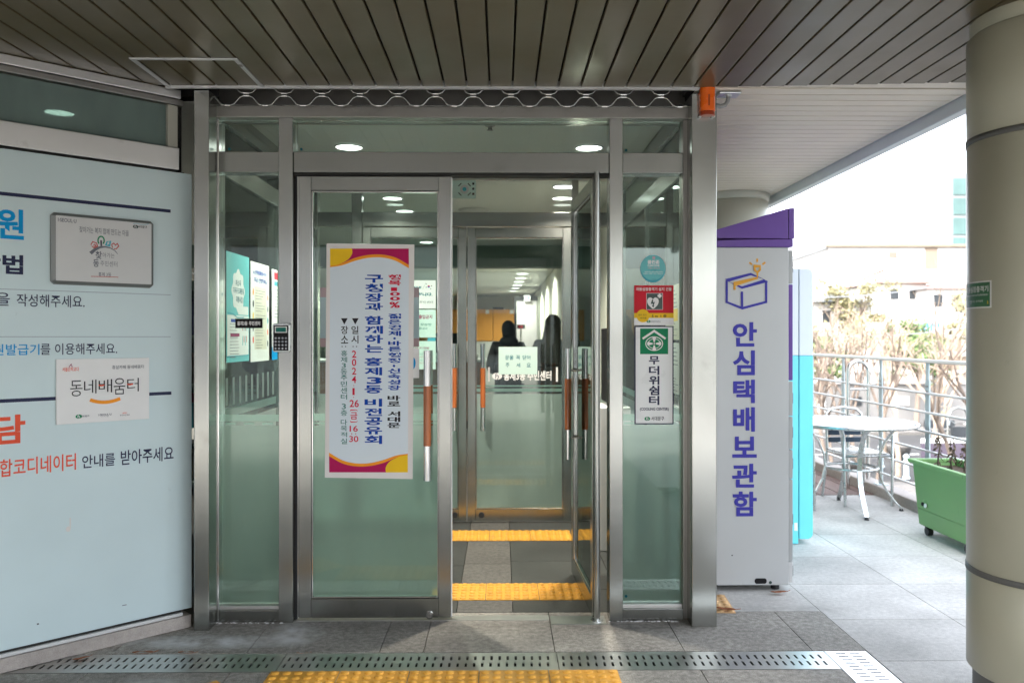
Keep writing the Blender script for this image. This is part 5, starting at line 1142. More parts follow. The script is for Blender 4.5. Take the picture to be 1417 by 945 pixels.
# green sign wrapped on the front column
def col_ang(px):
    d = ray(px, HOR); dx, dy = d.x, d.y; a = dx*dx+dy*dy; b = -2*(dx*CC[0]+dy*CC[1]); c = CC[0]**2+CC[1]**2-CRr**2; q = max(0, b*b-4*a*c); s = (-b-math.sqrt(q))/(2*a); return math.atan2(dy*s-CC[1], dx*s-CC[0])
a1 = col_ang(1372.5) % (2*math.pi); TS = Tube(CC, CRr, a1); Wd = .186; ds = 3.07; v1, v0 = EYE+(466-387.5)*ds/1130, EYE+(466-425.5)*ds/1130
mcol = [o for o in bpy.data.objects if o.name == 'column'][0]
for px, z_, w_, h_ in ((1362, EYE+(466-256)*3.05/1130, .055, .004), (1396, EYE+(466-407)*3.0/1130, .012, .02), (1372, EYE+(466-404)*3.0/1130, .010, .012), (1383, EYE+(466-512)*3.0/1130, .014, .010), (1400, EYE+(466-690)*3.0/1130, .02, .006)):
    ts = Tube(CC, CRr, col_ang(px) % (2*math.pi)); mb = MB(); n = 6; up_ = [(w_*i/n, h_*(.5+.5*math.sin(i*1.3))) for i in range(n+1)]; lo_ = [(w_*i/n, -h_*(.3+.3*math.cos(i*1.9))) for i in range(n+1)]
    mb.sheet(ts, lo_+up_[::-1], .0012, 'column_ring'); mb.build('scuff', mcol)
t = thing('wrapped_sign', 'green defibrillator sign with white edge wrapped round the front column', 'sign', TS.pt(-Wd/2, v0))
mb = MB()
def wrap(u0, u1, v0, v1, h, m, n=14):
    vs = [TS.pt(u0+(u1-u0)*i/n, v, h) for v in (v0, v1) for i in range(n+1)]; mb.add(vs, [(i, i+1, n+1+i+1, n+1+i) for i in range(n)], m, True)
wrap(-Wd, 0, v0, v1, .0012, 'white'); wrap(-Wd+.007, -.007, v0+.005, v1-.005, .0018, 'signgreen'); face = mb.build('plate', t)
mb = MB(); text(mb, TS, '자동심장충격기', -Wd+.016, -.014, v1-.042, v1-.018, 'white', .0024, .02); text(mb, TS, 'Automated External Defibrillator', -Wd+.016, -.014, v1-.056, v1-.048, 'white', .0024); text(mb, TS, '이용안내는 관리실로', -Wd+.05, -.04, v1-.080, v1-.072, 'white', .0024); text(mb, TS, '주민센터', -Wd+.06, -.115, v0+.016, v0+.023, 'white', .0024)
mb.rect(TS, -.018, -.015, v0+.015, v0+.027, .0024, 'yellow'); mb.build('lettering', face)

# ================================================================== TERRACE THINGS
# parcel locker
KY = 4.67; KP2 = Plane((0, KY), (1, 0)); kx0, kx1 = 1.02, PX(1091.5, KY); kd = PX(1097.5, KY); kz = PZ(342.5, KY, 1050); kY1 = 5.62
t = thing('parcel_locker', 'grey parcel locker with violet sloped roof and blue lettering', 'locker', ((kx0+kx1)/2, (KY+kY1)/2, 0))
mb = MB(); mb.box(kx0, kx1, KY, kY1, .035, kz, 'locker'); body = mb.build('body', t, bevel=.004)
for x in (kx0+.08, kx1-.06):
    for y in (KY+.06, kY1-.06):
        mb = MB(); mb.cyl((x, y, 0), (x, y, .036), .025, 'rubber', n=14); mb.build('foot', t)
zz = [.045]+[PZ(py, KY, 1095) for py in (777, 663, 622, 576, 527, 393)]+[kz-.012]; cols_ = ['offwhite', 'locker_door', 'locker_door', 'locker_door', 'locker_door', 'violet', 'locker_door']
for i in range(7):
    for j in range(2):
        mb = MB(); ya = KY+.004+j*(kY1-KY)/2; mb.box(kx1+.001, kd, ya, ya+(kY1-KY)/2-.008, zz[i]+.003, zz[i+1]-.003, cols_[i]); d = mb.build('door', t, bevel=.003)
        if cols_[i] == 'violet': d['label'] = 'violet control door'
        else:
            mb = MB(); mb.box(kd+.0005, kd+.012, ya+.03, ya+.045, (zz[i]+zz[i+1])/2-.03, (zz[i]+zz[i+1])/2+.03, 'black'); mb.build('handle', d)
ra, rb_ = kz+.002, PZ(330.5, KY, 1050); zl_, zr_ = PZ(318.5, KY, 992)-.3*(PX(992, KY)-kx0)*.97, PZ(288.5, KY, 1091)
mb = MB(); mb.pbox(Plane((0, KY), (1, 0)), kx0-.004, kd-.001, ra, rb_-.003, -(kY1-KY)-.004, .004, 'violet')
xx = PX(1090.5, KY); P_ = Plane((0, KY), (1, 0)); mb.slab(P_, [(kx0-.004, rb_), (xx, rb_), (xx, zr_), (kx0-.004, zl_)], -(kY1-KY)-.004, .004, 'violet'); mb.slab(P_, [(xx+.003, rb_), (kd+.006, rb_), (kd+.006, zr_+.002), (xx+.003, zr_)], -(kY1-KY)-.004, .005, 'violet'); mb.build('roof', t, bevel=.002)
mb = MB(); h = .002
for c_, sc_, x0, x1, a, b in (('안', 3.26, 143, 252, 573, 683), ('심', 3.26, 143, 243, 700, 812), ('택', 3.26, 145, 243, 832, 938)): ptext(mb, KP2, c_, 970+x0/3.26, 270+a/3.26, 970+x1/3.26, 270+b/3.26, 'violet_text', h, .03)
for c_, x0, x1, a, b in (('배', 140, 235, 10, 117), ('보', 136, 243, 138, 230), ('관', 135, 243, 256, 360), ('함', 138, 243, 377, 485)): ptext(mb, KP2, c_, 970+x0/3.15, 560+a/3.15, 970+x1/3.15, 560+b/3.15, 'violet_text', h, .03)
mb.build('lettering', body); mb = MB(); bx = lambda x, y: KP2.uv(980+x/8.59, 330+y/8.59)
q = [bx(219, 500), bx(505, 424), bx(688, 502), bx(400, 585)]; th = .0135
mb.stroke(KP2, q, th, h, 'violet_text', closed=True); mb.stroke(KP2, [bx(219, 500), bx(219, 757), bx(403, 830), bx(688, 755), bx(688, 502)], th, h+.0004, 'violet_text'); mb.stroke(KP2, [bx(400, 632), bx(402, 830)], th, h+.0008, 'violet_text')
mb.stroke(KP2, [bx(314, 612), bx(312, 542), bx(582, 470), bx(582, 395)], th, h+.0012, 'amber'); mb.stroke(KP2, [bx(548, 330), bx(616, 330), bx(614, 375), bx(582, 405), bx(550, 375)], .0115, h+.0016, 'amber', closed=True)
for a, b in (((581, 240), (581, 282)), ((488, 286), (520, 312)), ((677, 284), (644, 312))): mb.stroke(KP2, [bx(*a), bx(*b)], .011, h, 'amber')
mb.build('emblem', body)
mb = MB(); u, v = KP2.uv(1052.5, 803.5); mb.sheet(KP2, [(u+.022*math.copysign(1, math.cos(a))+.013*math.cos(a), v+.016*math.sin(a)) for a in [2*math.pi*(i+.5)/24 for i in range(24)]], .0012, 'black'); u2, v2 = KP2.uv(1066, 805.5); mb.sheet(KP2, ring(14, .009, .009, u2, v2), .0012, 'pictogram'); u3, v3 = KP2.uv(1013, 768); mb.sheet(KP2, ring(8, .004, .004, u3, v3), .0012, 'black'); mb.build('cable_port', body)

# cyan cabinet
CY = 5.72; t = thing('cyan_cabinet', 'tall cabinet, white above and cyan below, behind the parcel locker', 'cabinet', (1.9, 6.0, 0)); cx1, cx2 = PX(1105, CY), PX(1125, CY); zt_ = PZ(371.5, CY, 1110); zm = PZ(492, CY, 1110)
mb = MB(); mb.box(1.72, cx1, CY, CY+.55, .004, zm-.001, 'cyan'); mb.build('body', t, bevel=.004); mb = MB(); mb.box(1.72, cx1, CY, CY+.55, zm+.001, zt_, 'cyan_pale'); mb.build('upper_body', t, bevel=.004)
def rounded(x0, x1, z0, z1, r, top):
    pts = [(x0, z0), (x1-r, z0)] if not top else [(x0, z0), (x1, z0)]
    if not top: pts += [(x1-r+r*math.sin(a), z0+r-r*math.cos(a)) for a in [math.pi/2*i/6 for i in range(1, 7)]]+[(x1, z1), (x0, z1)]
    else: pts += [(x1-r+r*math.cos(a), z1-r+r*math.sin(a)) for a in [math.pi/2*i/6 for i in range(7)]]+[(x0, z1)]
    return pts
P_ = Plane((0, CY), (1, 0)); mb = MB(); mb.slab(P_, rounded(cx1+.006, cx2, .038, zm-.001, .04, False), -.55, .0, 'cyan'); mb.build('door', t, bevel=.003); mb = MB(); mb.slab(P_, rounded(cx1+.006, cx2, zm+.001, zt_, .04, True), -.55, .0, 'cyan_pale'); mb.build('upper_door', t, bevel=.003)
mb = MB(); a, b = P_.uv(1099, 734), P_.uv(1103.5, 723); mb.rect(P_, a[0], b[0], a[1], b[1], .0015, 'white'); mb.build('label_plate', t)

# table
TX, TY, TR = 2.96, 6.87, .51
t = thing('garden_table', 'round aluminium slatted garden table on bowed legs', 'table', (TX, TY, 0)); zt_ = .745
mb = MB(); mb.tube([(TX+TR*math.cos(a), TY+TR*math.sin(a), zt_-.013) for a in [2*math.pi*i/56 for i in range(56)]], .015, 'alu', 10, closed=True); mb.build('rim', t)
mb = MB(); d = .058; n = 17
for i in range(n):
    y = -TR+.03+(i+.5)*(2*TR-.06)/n; w_ = (2*TR-.06)/n/2-.0065; x = math.sqrt(max(0, (TR-.012)**2-(abs(y)+w_)**2)); j0 = len(mb.V); mb.box(TX-x, TX+x, TY+y-w_, TY+y+w_, zt_-.008, zt_, 'alu'); mb.rot(R(28), (TX, TY), j0)
mb.box(TX-.03, TX+.03, TY-TR+.02, TY+TR-.02, zt_-.022, zt_-.009, 'alu'); mb.box(TX-TR+.02, TX+TR-.02, TY-.03, TY+.03, zt_-.036, zt_-.0225, 'alu'); mb.build('table_top', t, bevel=.0015)
for a in (-8, -97, 82, 172):
    c_, s_ = math.cos(R(a)), math.sin(R(a)); mb = MB(); P2 = [(.40, .018), (.345, .08), (.285, .16), (.24, .25), (.215, .36), (.225, .47), (.27, .58), (.335, .66), (.40, .705)]
    vs = []
    for i, (r, z) in enumerate(P2):
        a0 = Vector(P2[max(i-1, 0)]); a1 = Vector(P2[min(i+1, 8)]); dd = (a1-a0).normalized(); nx, nz = dd.y, -dd.x
        for k1, k2 in ((1, 1), (1, -1), (-1, -1), (-1, 1)): rr = r+nx*.006*k1; z2 = z+nz*.006*k1; vs.append((TX+c_*rr-s_*.02*k2, TY+s_*rr+c_*.02*k2, z2))
    mb.add(vs, [(4*i+j, 4*i+(j+1) % 4, 4*i+4+(j+1) % 4, 4*i+4+j) for i in range(8) for j in range(4)]+[(0, 1, 2, 3), (35, 34, 33, 32)], 'alu'); lg = mb.build('leg', t, bevel=.003)
    mb = MB(); mb.cyl((TX+c_*.40, TY+s_*.40, 0), (TX+c_*.40, TY+s_*.40, .02), .02, 'rubber', r1=.012, n=14); mb.build('foot', lg)
mb = MB(); mb.tube([(TX+.205*math.cos(a), TY+.205*math.sin(a), .36) for a in [2*math.pi*i/40 for i in range(40)]], .012, 'alu', 8, closed=True); mb.build('ring', t)
# chairs
def chair(x, y, rz, label):
    t = thing('bistro_chair', label, 'chair', (0, 0, 0), 'aluminium chairs at the garden table')
    for s in (-1, 1):
        mb = MB(); mb.tube([(s*.21, -.22, 0), (s*.215, -.215, .30), (s*.22, -.21, .60), (s*.222, -.17, .655), (s*.222, .0, .665), (s*.215, .16, .675)], .0125, 'alu', 10); mb.build('leg', t)
        mb = MB(); mb.tube([(s*.19, .25, 0), (s*.185, .20, .25), (s*.175, .185, .45), (s*.17, .215, .70)], .0125, 'alu', 10); mb.build('leg', t)
    mb = MB(); mb.tube([(-.17, .215, .68), (-.165, .225, .76), (-.12, .235, .80), (0, .245, .815), (.12, .235, .80), (.165, .225, .76), (.17, .215, .68)], .0125, 'alu', 10); mb.build('back_frame', t)
    mb = MB()
    for z in (.50, .565, .63, .695): mb.box(-.155, .155, .195+.1*(z-.5), .207+.1*(z-.5), z, z+.045, 'chairblue')
    mb.build('backrest', t, bevel=.003); mb = MB(); mb.tube([(-.2, -.21, .43), (.2, -.21, .43), (.18, .185, .43), (-.18, .185, .43)], .011, 'alu', 8, closed=True); mb.build('seat_frame', t)
    mb = MB()
    for i in range(6): yy = -.19+i*.062; mb.box(-.185, .185, yy, yy+.05, .443, .453, 'alu')
    mb.build('seat', t, bevel=.002); t.location = (x, y, 0); t.rotation_euler = (0, 0, rz)
chair(3.15, 7.22, R(4), 'aluminium bistro chair with dark blue back slats beyond the table')
chair(2.45, 7.08, R(80), 'aluminium bistro chair mostly hidden by the cyan cabinet')
# hoop
t = thing('hoop_handrail', 'tall polished steel hoop handrail standing at the railing', 'handrail', (3.43, 7.82, 0)); xa, xb, Yh = 3.335, 3.53, 7.82
mb = MB(); r = (xb-xa)/2; zc = 1.225-r; mb.tube([(xa, Yh, 0), (xa, Yh, .5), (xa, Yh, zc)]+[((xa+xb)/2-r*math.cos(a), Yh, zc+r*math.sin(a)) for a in [math.pi*i/12 for i in range(1, 12)]]+[(xb, Yh, zc), (xb, Yh, .5), (xb, Yh, .09)], .019, 'steel_pol', 14); mb.build('pipe', t)
mb = MB(); mb.cyl((xa+.018, Yh, .955), (xb-.018, Yh, .955), .012, 'steel_pol'); mb.build('crossbar', t)
# railing
RXx = 3.525; t = thing('railing', 'long terrace railing of pale blue posts and thin metal rails', 'railing', (RXx, 6, .09)); ys = [6.71+.835*k for k in range(-9, 8)]
mb = MB(); mb.box(RXx-.03, RXx+.02, ys[0]-.1, ys[-1]+.1, 1.243, 1.272, 'alu_rail'); mb.build('handrail', t, bevel=.006)
for y in ys:
    mb = MB(); mb.box(RXx-.006, RXx+.006, y-.032, y+.032, .085, 1.10, 'paint_rail'); mb.box(RXx-.0061, RXx+.0061, y-.022, y+.022, 1.1005, 1.242, 'paint_rail'); mb.box(RXx-.05, RXx+.05, y-.045, y+.045, .0895, .098, 'paint_rail'); p_ = mb.build('post', t, bevel=.002)
    mb = MB(); [mb.cyl((RXx-.0065, y+dy, z), (RXx-.012, y+dy, z), .006, 'steel_dark', n=8) for dy in (-.012, .012) for z in (1.05, 1.01)]; mb.build('bolt_row', p_)
for z in (.993, .835, .677, .519, .361, .205):
    mb = MB(); mb.cyl((RXx-.018, ys[0]-.1, z), (RXx-.018, ys[-1]+.1, z), .0105, 'alu_rail', n=10); mb.build('rail', t)
# planter
t = thing('planter', 'green plastic planter tub on castors beside the front column', 'planter', (3.25, 5.7, 0)); X0, X1, Y0, Y1 = 3.05, 3.43, 5.32, 6.10
def frust(mb, a, b, m, cap0=True):
    vs = [(a[0], a[2], a[4]), (a[1], a[2], a[4]), (a[1], a[3], a[4]), (a[0], a[3], a[4]), (b[0], b[2], b[4]), (b[1], b[2], b[4]), (b[1], b[3], b[4]), (b[0], b[3], b[4])]; mb.add(vs, [(0, 1, 5, 4), (1, 2, 6, 5), (2, 3, 7, 6), (3, 0, 4, 7)]+([(3, 2, 1, 0)] if cap0 else []), m)
mb = MB(); frust(mb, (X0+.062, X1-.055, Y0+.045, Y1-.045, .065), (X0+.052, X1-.045, Y0+.042, Y1-.042, .19), 'planter'); frust(mb, (X0+.050, X1-.042, Y0+.04, Y1-.04, .193), (X0+.025, X1-.02, Y0+.025, Y1-.025, .52), 'planter', False)
frust(mb, (X1-.035, X0+.04, Y1-.04, Y0+.04, .5), (X1-.03, X0+.035, Y1-.035, Y0+.035, .55), 'planter', False)
body = mb.build('tub', t, bevel=.012, segs=3)
mb = MB(); w_ = .042
for a in ((X0, X1, Y0, Y0+w_), (X0, X1, Y1-w_, Y1), (X0, X0+w_, Y0+w_+.0005, Y1-w_-.0005), (X1-w_, X1, Y0+w_+.0005, Y1-w_-.0005)): mb.box(a[0], a[1], a[2], a[3], .521, .55, 'planter')
mb.build('rim', t, bevel=.006); mb = MB(); mb.box(X0+.045, X1-.045, Y0+.045, Y1-.045, .46, .50, 'soil'); mb.build('soil', t)
mb = MB(); xs_ = X0+.049; mb.ell((xs_+.012, 5.93, .245), .022, .05, .05, 'planter', 16, 10); mb.cyl((xs_-.011, 5.945, .235), (xs_-.018, 5.945, .235), .014, 'black'); mb.cyl((xs_-.011, 5.905, .232), (xs_-.018, 5.905, .232), .016, 'white'); mb.build('drain_tap', t)
for x in (X0+.095, X1-.09):
    for y in (Y0+.13, Y1-.13): mb = MB(); mb.cyl((x-.018, y, .031), (x+.018, y, .031), .031, 'rubber', n=18); mb.box(x-.024, x+.024, y-.012, y+.012, .045, .066, 'rubber'); mb.build('castor', t)
for i, (y, x, lab) in enumerate(((5.93, 3.19, 'withered plant stalk in the green planter, leftmost of three'), (5.74, 3.19, 'withered plant stalk in the green planter, middle of three'), (5.575, 3.18, 'withered plant stalk in the green planter by the column edge'))):
    t = thing('withered_plant', lab, 'plant', (x, y, .5), 'withered plants in the planter'); rr = random.Random(i); mb = MB(); st = [(x, y, .49), (x+rr.uniform(-.01, .01), y+.008, .58), (x+.01, y-.01, .66), (x+rr.uniform(-.02, .02), y+.01, .74)]; mb.tube(st, [.008, .006, .005, .003], 'deadplant', 6); mb.build('stem', t)
    mb = MB()
    for j in range(34):
        z = rr.uniform(.50, .735); w_ = .045*(1-(z-.5)/.30)+.012; a = rr.uniform(0, 6.28); p0 = Vector((x+.004*math.cos(a), y+.004*math.sin(a), z)); p1 = p0+Vector((math.cos(a)*w_, math.sin(a)*w_, rr.uniform(-.05, .01))); q1 = (p1-p0).cross(Vector((0, 0, 1))).normalized()*rr.uniform(.006, .013); pm_ = (p0+p1)/2+Vector((0, 0, .008)); mb.add([p0, pm_+q1, p1, pm_-q1], [(0, 1, 2, 3)], 'deadplant')
    mb.build('leaves', t)

# ================================================================== THE STREET BEYOND
def building(name, label, px0, px1, D, py_top, depth, m, wins=(), roof=None, group=None):
    a, b = at_d(px0, HOR, D), at_d(px1, HOR, D); zt = EYE+(HOR-py_top)*D/F; pl = Plane((a.x, a.y), (b.x-a.x, b.y-a.y)); L_ = (b-a).length
    t = thing(name, label, 'building', (a.x, a.y, GZ), group); mb = MB(); mb.pbox(pl, 0, L_, GZ, zt, -depth, 0, m); mb.build('wall', t)
    for (x0, x1, y0, y1, wm) in wins:
        (u0, v0), (u1, v1) = pl.uv(x0, y1), pl.uv(x1, y0); mb = MB(); mb.pbox(pl, u0, u1, v0, v1, .002, .06, wm); f = mb.build('window', t)
    if roof:
        rm, rh, ov = roof; mb = MB(); q = [pl.pt(-ov, zt+.01, ov), pl.pt(L_+ov, zt+.01, ov), pl.pt(L_+ov, zt+.01, -depth-ov), pl.pt(-ov, zt+.01, -depth-ov), pl.pt(depth*.25, zt+rh, -depth/2), pl.pt(L_-depth*.25, zt+rh, -depth/2)]
        mb.add(q, [(0, 1, 5, 4), (2, 3, 4, 5), (1, 2, 5), (3, 0, 4), (3, 2, 1, 0)], rm); mb.build('roof', t)
    return t, pl, zt
t, pl, zt = building('glass_tower', 'distant tower with teal glass facade showing beside the column', 1316, 1420, 95, 240, 16, 'tower_frame')
for i in range(12):
    v1 = zt-.6-i*2.3
    for j in range(4): mb = MB(); mb.pbox(pl, .25+j*2.15, 2.3+j*2.15, v1-1.9, v1, .002, .1, 'tower_glass'); mb.build('window', t)
t, pl, zt = building('white_hall', 'long white hall with a sloping roofline across the street', 1146, 1420, 78, 342, 14, 'build_white', [(1166, 1173.5, 353, 373, 'build_grey'), (1230, 1241, 349, 357, 'roof_red'), (1280, 1297, 343, 372, 'build_tan'), (1266, 1277, 346, 371, 'build_grey'), (1303, 1328, 343, 371, 'build_grey')])
mb = MB(); mb.pbox(pl, -.3, 20, zt+.005, zt+.25, -14, .3, 'build_tan'); mb.build('roof', t)
a, b = pl.uv(1078, 366), pl.uv(1145.5, 343); mb = MB(); mb.slab(pl, [(a[0], GZ), (-.01, GZ), (-.01, b[1]), (a[0], a[1])], -12, -.2, 'build_white'); mb.slab(pl, [(a[0], a[1]+.01), (-.01, b[1]+.01), (-.01, b[1]+.3), (a[0], a[1]+.3)], -12, .1, 'roof_grey'); mb.build('wing', t)
building('tiled_house', 'low house with faded red tiled roof among the trees', 1222, 1282, 62, 392, 7, 'build_white', [(1232, 1243, 400, 414, 'window_dark'), (1258, 1270, 400, 414, 'window_dark')], ('roof_red', 1.3, .5))
building('white_house', 'white rendered house beside the red-roofed house', 1285, 1410, 60, 400, 8, 'build_white', [(1292, 1304, 408, 424, 'window_dark'), (1316, 1330, 408, 424, 'window_dark')], ('roof_red', .6, .4))
building('grey_house', 'pale grey low house half behind the bare trees', 1085, 1205, 58, 418, 8, 'build_white', [(1138, 1150, 430, 446, 'window_dark'), (1168, 1182, 430, 446, 'window_dark')], ('roof_grey', .8, .5))
t, pl, zt = building('shop_building', 'low shop building with blue striped sign board', 1225, 1420, 52, 446, 6, 'build_white', [(1240, 1256, 470, 500, 'window_dark'), (1302, 1330, 470, 510, 'build_tan')])
mb = MB()
for i in range(7): u0, v0 = pl.uv(1272+i*5, 459); u1, v1 = pl.uv(1274.6+i*5, 447); mb.pbox(pl, u0, u1, v0, v1, .003, .05, 'bluesign')
mb.build('sign_panel', t)
# retaining wall with balustrade
D = 47; a, b = at_d(1070, HOR, D), at_d(1420, HOR, D); pl = Plane((a.x, a.y), (b.x-a.x, b.y-a.y)); L_ = (b-a).length; z1 = EYE-(531-HOR)*D/F; z2 = EYE-(513-HOR)*D/F
t = thing('retaining_wall', 'pale retaining wall topped by a white balustrade across the road', 'wall', (a.x, a.y, GZ)); mb = MB(); mb.pbox(pl, 0, L_, GZ, z1, -1.2, 0, 'wall_stone'); mb.build('wall', t)
mb = MB(); mb.pbox(pl, -.1, L_+.1, z1+.002, z1+.10, -.5, .12, 'build_grey'); mb.pbox(pl, -.1, L_+.1, z2-.10, z2, -.4, .05, 'build_white')
u = .2
while u < L_: mb.pbox(pl, u, u+.20, z1+.102, z2-.102, -.3, 0, 'build_white'); u += .42
mb.build('balustrade', t)
for x0, x1, y0, y1, m_ in ((1227, 1258, 548, 561, 'build_grey'), (1180, 1192, 549, 561, 'window_dark'), (1130, 1142, 545, 575, 'white')): (u0, v0), (u1, v1) = pl.uv(x0, y1), pl.uv(x1, y0); mb = MB(); mb.pbox(pl, u0, u1, v0, v1, .003, .06, m_); mb.build('wall_panel', t)
(u0, v0), (u1, v1) = pl.uv(1310, 530), pl.uv(1336, 500); t = thing('tan_gatehouse', 'small tan gatehouse above the retaining wall', 'building', pl.pt(u0, v0)); mb = MB(); mb.pbox(pl, u0, u1+1.5, z2+.01, v1+.3, -3.2, -.5, 'build_tan'); mb.build('wall', t); mb = MB(); mb.pbox(pl, u0-.2, u1+1.7, v1+.303, v1+.5, -3.4, -.3, 'roof_grey'); mb.build('roof', t)

# bare winter trees
def bare_tree(px, D, ht, label, m, seed, stems=1, lean=0, leafy=22):
    rr = random.Random(seed); base = at_d(px, HOR, D); base.z = GZ+.1; t = thing('bare_tree', label, 'tree', base, 'bare trees along the street'); tr, cr, tips = MB(), MB(), []
    def grow(p, d, ln, r, lv):
        n = 4; pts = [p]; q = p.copy(); dd = d.copy()
        for i in range(n): dd = (dd+Vector((rr.gauss(0, .075), rr.gauss(0, .075), rr.gauss(0, .03)+.03))).normalized(); q = q+dd*ln/n; pts.append(q.copy())
        rad = [r*(1-.42*i/n) for i in range(n+1)]; (tr if lv < 3 else cr).tube(pts, rad, m if lv < 3 else 'twig', (8, 7, 5, 3, 3)[min(lv, 4)], caps=False)
        if lv >= 4: tips.append(q); return
        for k in range((3, 3, 2, 2)[lv]):
            s = pts[(2, 3, 3, 4)[k % 4]] if lv else pts[(4, 4, 3)[k % 3]]; az = rr.uniform(0, 6.28); sp = rr.uniform(.35, .85) if lv < 2 else rr.uniform(.4, 1.0)
            o1 = dd.orthogonal().normalized(); o2 = dd.cross(o1); nd = (dd+(o1*math.cos(az)+o2*math.sin(az))*sp+Vector((0, 0, .22))).normalized(); grow(s.copy(), nd, ln*rr.uniform(.58, .8), r*(.62 if lv else .66), lv+1)
    for s in range(stems): a = rr.uniform(0, 6.28); grow(base+Vector((math.cos(a)*.15*(stems > 1), math.sin(a)*.15*(stems > 1), 0)), Vector((lean+.25*(stems > 1)*math.cos(a)+rr.gauss(0, .05), .2*(stems > 1)*math.sin(a), 1)).normalized(), ht*.38, ht*.0135*(1 if stems == 1 else .8), 0)
    for j in range(leafy):
        p = rr.choice(tips)+Vector((rr.gauss(0, .12), rr.gauss(0, .12), rr.gauss(0, .1))); a = Vector((rr.gauss(0, 1), rr.gauss(0, 1), rr.gauss(0, 1))).normalized()*.07; b = a.orthogonal().normalized()*.05; cr.add([p-a, p+b, p+a, p-b], [(0, 1, 2, 3)], 'leaf_old')
    tr.build('trunk', t); cr.build('crown', t)
bare_tree(1156, 26, 7.2, 'dark grey-brown bare tree with several stems beside the cyan cabinet', 'bark', 3, 3)
bare_tree(1207, 27, 7.0, 'grey-brown bare tree forking low behind the steel hoop', 'bark', 11, 2)
bare_tree(1180, 37, 7.4, 'thin bare tree between the two darker street trees', 'bark', 5, 1)
bare_tree(1243, 29, 7.6, 'pale tan bare tree with a whitish lower trunk', 'bark_pale', 8, 1, -.02, 30)
bare_tree(1226, 34, 7.0, 'slim reddish bare tree left of the pale trunk', 'bark', 21, 1)
bare_tree(1296, 31, 6.4, 'pale bare tree with fan of stems over the planter', 'bark_pale', 14, 3, 0, 30)
bare_tree(1350, 24, 7.6, 'dark bare tree partly behind the front column', 'bark', 17, 2, -.12)
bare_tree(1110, 30, 7.0, 'bare tree mostly behind the cyan cabinet', 'bark', 29, 2)
# leafy trees behind
def leafy(px, D, zb, ht, w_, label, m, seed, n=1500):
    rr = random.Random(seed); b = at_d(px, HOR, D); b.z = GZ+.1; t = thing('leafy_tree', label, 'tree', b, 'leafy trees beyond the road'); mb = MB(); mb.tube([b, b+Vector((.1, 0, (zb+ht*.3-b.z)*.6)), b+Vector((0, 0, zb+ht*.5-b.z))], [.16, .12, .05], 'bark', 8)
    cl = [(Vector((rr.gauss(0, w_*.33), rr.gauss(0, w_*.33), zb-b.z+ht*rr.uniform(.15, .95))), rr.uniform(.35, .9)) for k in range(16)]
    for c_, r in cl[:8]: mb.tube([b+Vector((0, 0, zb+ht*.2-b.z)), b+c_*.6+Vector((0, 0, (zb+ht*.2-b.z)*.4)), b+c_], [.06, .04, .015], 'bark', 5)
    mb.build('trunk', t); cr = MB()
    for j in range(n):
        c_, r = rr.choice(cl); d = Vector((rr.gauss(0, 1), rr.gauss(0, 1), rr.gauss(0, .8))).normalized()*r*rr.random()**.4; p = b+c_+d; a = Vector((rr.gauss(0, 1), rr.gauss(0, 1), rr.gauss(0, 1))).normalized()*rr.uniform(.10, .18); q = a.orthogonal().normalized()*.08; cr.add([p-a, p+q, p+a, p-q], [(0, 1, 2, 3)], m)
    cr.build('crown', t)
for i, (px, D, zb, ht, w_, lab, m_) in enumerate(((1150, 56, 1.0, 4.4, 4.2, 'olive leafy tree before the white hall, nearest the cabinet', 'leaf_old'), (1190, 57, 1.6, 4.2, 4.0, 'yellow-green leafy tree before the white hall, centre', 'leaf_old'), (1240, 50, -.4, 3.0, 3.0, 'small green tree by the red-roofed house', 'leaf_green'), (1268, 45, -1.0, 2.4, 2.6, 'low green tree under the blue striped sign', 'leaf_green'), (1135, 44, -1.2, 2.6, 2.6, 'green shrubby tree behind the balustrade, beside the cabinet', 'leaf_green'), (1318, 50, .6, 3.6, 3.4, 'olive leafy tree beside the white house', 'leaf_old'))):
    leafy(px, D, zb, ht, w_, lab, m_, 40+i)
# street furniture
for i, (px, D, lab) in enumerate(((1254, 28.5, 'slim grey-blue street bollard left of the planter'), (1219, 31, 'grey street bollard farther left on the pavement'), (1196, 33, 'grey street bollard seen through the table legs'))):
    p = at_d(px, HOR, D); p.z = GZ+.12; t = thing('bollard', lab, 'bollard', p, 'street bollards'); mb = MB(); mb.lathe([(.13, 0), (.13, .05), (.085, .08), (.085, .70), (.10, .72), (.10, .78), (.06, .84), (.0001, .86)], p, 'paint_rail', n=20); mb.build('post', t); mb = MB(); mb.lathe([(.087, .55), (.087, .64)], p, 'white', n=20); mb.build('band', t)
p = at_d(1318, HOR, 30); p.z = GZ+.12; t = thing('street_banner', 'low mauve banner board on the far pavement behind the planter', 'banner', p); pl = Plane((p.x-1.2, p.y-.1), (1, .06)); mb = MB(); mb.pbox(pl, 0, 2.6, p.z+.35, p.z+1.05, -.03, 0, 'mauve'); mb.build('panel', t); mb = MB(); mb.pbox(pl, 0, 2.6, p.z+1.052, p.z+1.22, -.03, .002, 'white'); mb.build('edge', t)
for u in (.1, 2.4): mb = MB(); mb.pbox(pl, u, u+.06, p.z, p.z+.349, -.03, 0, 'steel'); mb.build('leg', t)
p = at_d(1303, HOR, 40); p.z = GZ+.01; t = thing('bench', 'dark street bench across the road', 'bench', p); mb = MB()
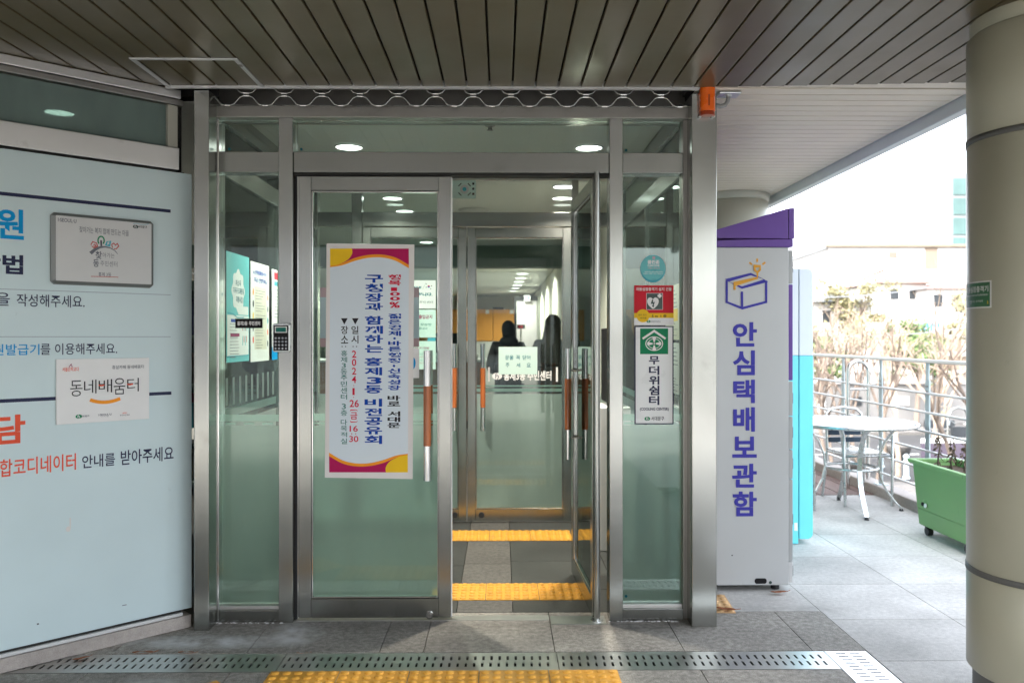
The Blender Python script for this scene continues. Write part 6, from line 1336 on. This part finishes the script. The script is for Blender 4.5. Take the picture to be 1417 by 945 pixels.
mb.box(p.x-.75, p.x+.75, p.y-.2, p.y+.2, p.z+.42, p.z+.47, 'window_dark'); mb.build('seat', t); mb = MB(); mb.box(p.x-.75, p.x+.75, p.y+.2, p.y+.24, p.z+.55, p.z+.95, 'window_dark'); mb.build('backrest', t)
for s in (-1, 1): mb = MB(); mb.box(p.x+s*.6-.03, p.x+s*.6+.03, p.y-.18, p.y+.23, p.z, p.z+.418, 'steel_dark'); mb.build('leg', t)
p = at_d(1326, HOR, 36); p.z = GZ+.01; t = thing('exercise_machine', 'grey outdoor exercise machine with arched handles by the road', 'exercise machine', p)
mb = MB(); mb.tube([p+Vector((-.45, 0, 0)), p+Vector((-.45, 0, 1.5)), p+Vector((-.3, 0, 1.85)), p+Vector((0, 0, 1.95)), p+Vector((.3, 0, 1.85)), p+Vector((.45, 0, 1.5)), p+Vector((.45, 0, 0))], .05, 'steel', 8); mb.build('frame', t)
for s in (-1, 1): mb = MB(); mb.tube([p+Vector((s*.2, -.1, 1.2)), p+Vector((s*.6, -.4, 1.4)), p+Vector((s*.75, -.6, 1.2))], .035, 'steel', 8); mb.build('handle', t)
mb = MB(); mb.box(p.x-.3, p.x+.3, p.y-.15, p.y+.1, p.z+.3, p.z+1.1, 'window_dark'); mb.build('panel', t)
for i, (px, D, lab) in enumerate(((1185, 30.5, 'round pale concrete planter at the road edge, left'), (1244, 33.5, 'round pale concrete planter farther along the road edge'))):
    p = at_d(px, HOR, D); p.z = GZ+.12; t = thing('concrete_planter', lab, 'planter', p, 'concrete planters'); mb = MB(); mb.lathe([(.0001, 0), (.35, 0), (.48, .45), (.50, .5), (.42, .5), (.38, .42), (.0001, .42)], p, 'sidewalk', n=28); mb.build('bowl', t)
for za, zb_, lab in ((405, 378, 'sagging overhead cable rising to the right over the trees'), (452, 440, 'overhead cable crossing level among the bare trees')):
    a, b = at_d(1060, za+6, 34), at_d(1400, zb_-8 if za < 420 else zb_, 40); mb = MB(); mb.tube([a+(b-a)*i/10-Vector((0, 0, .5*(1-((i-5)/5)**2))) for i in range(11)], .022, 'steel_flat', 6); o = mb.build('overhead_cable'); tag(o, lab, 'cable')
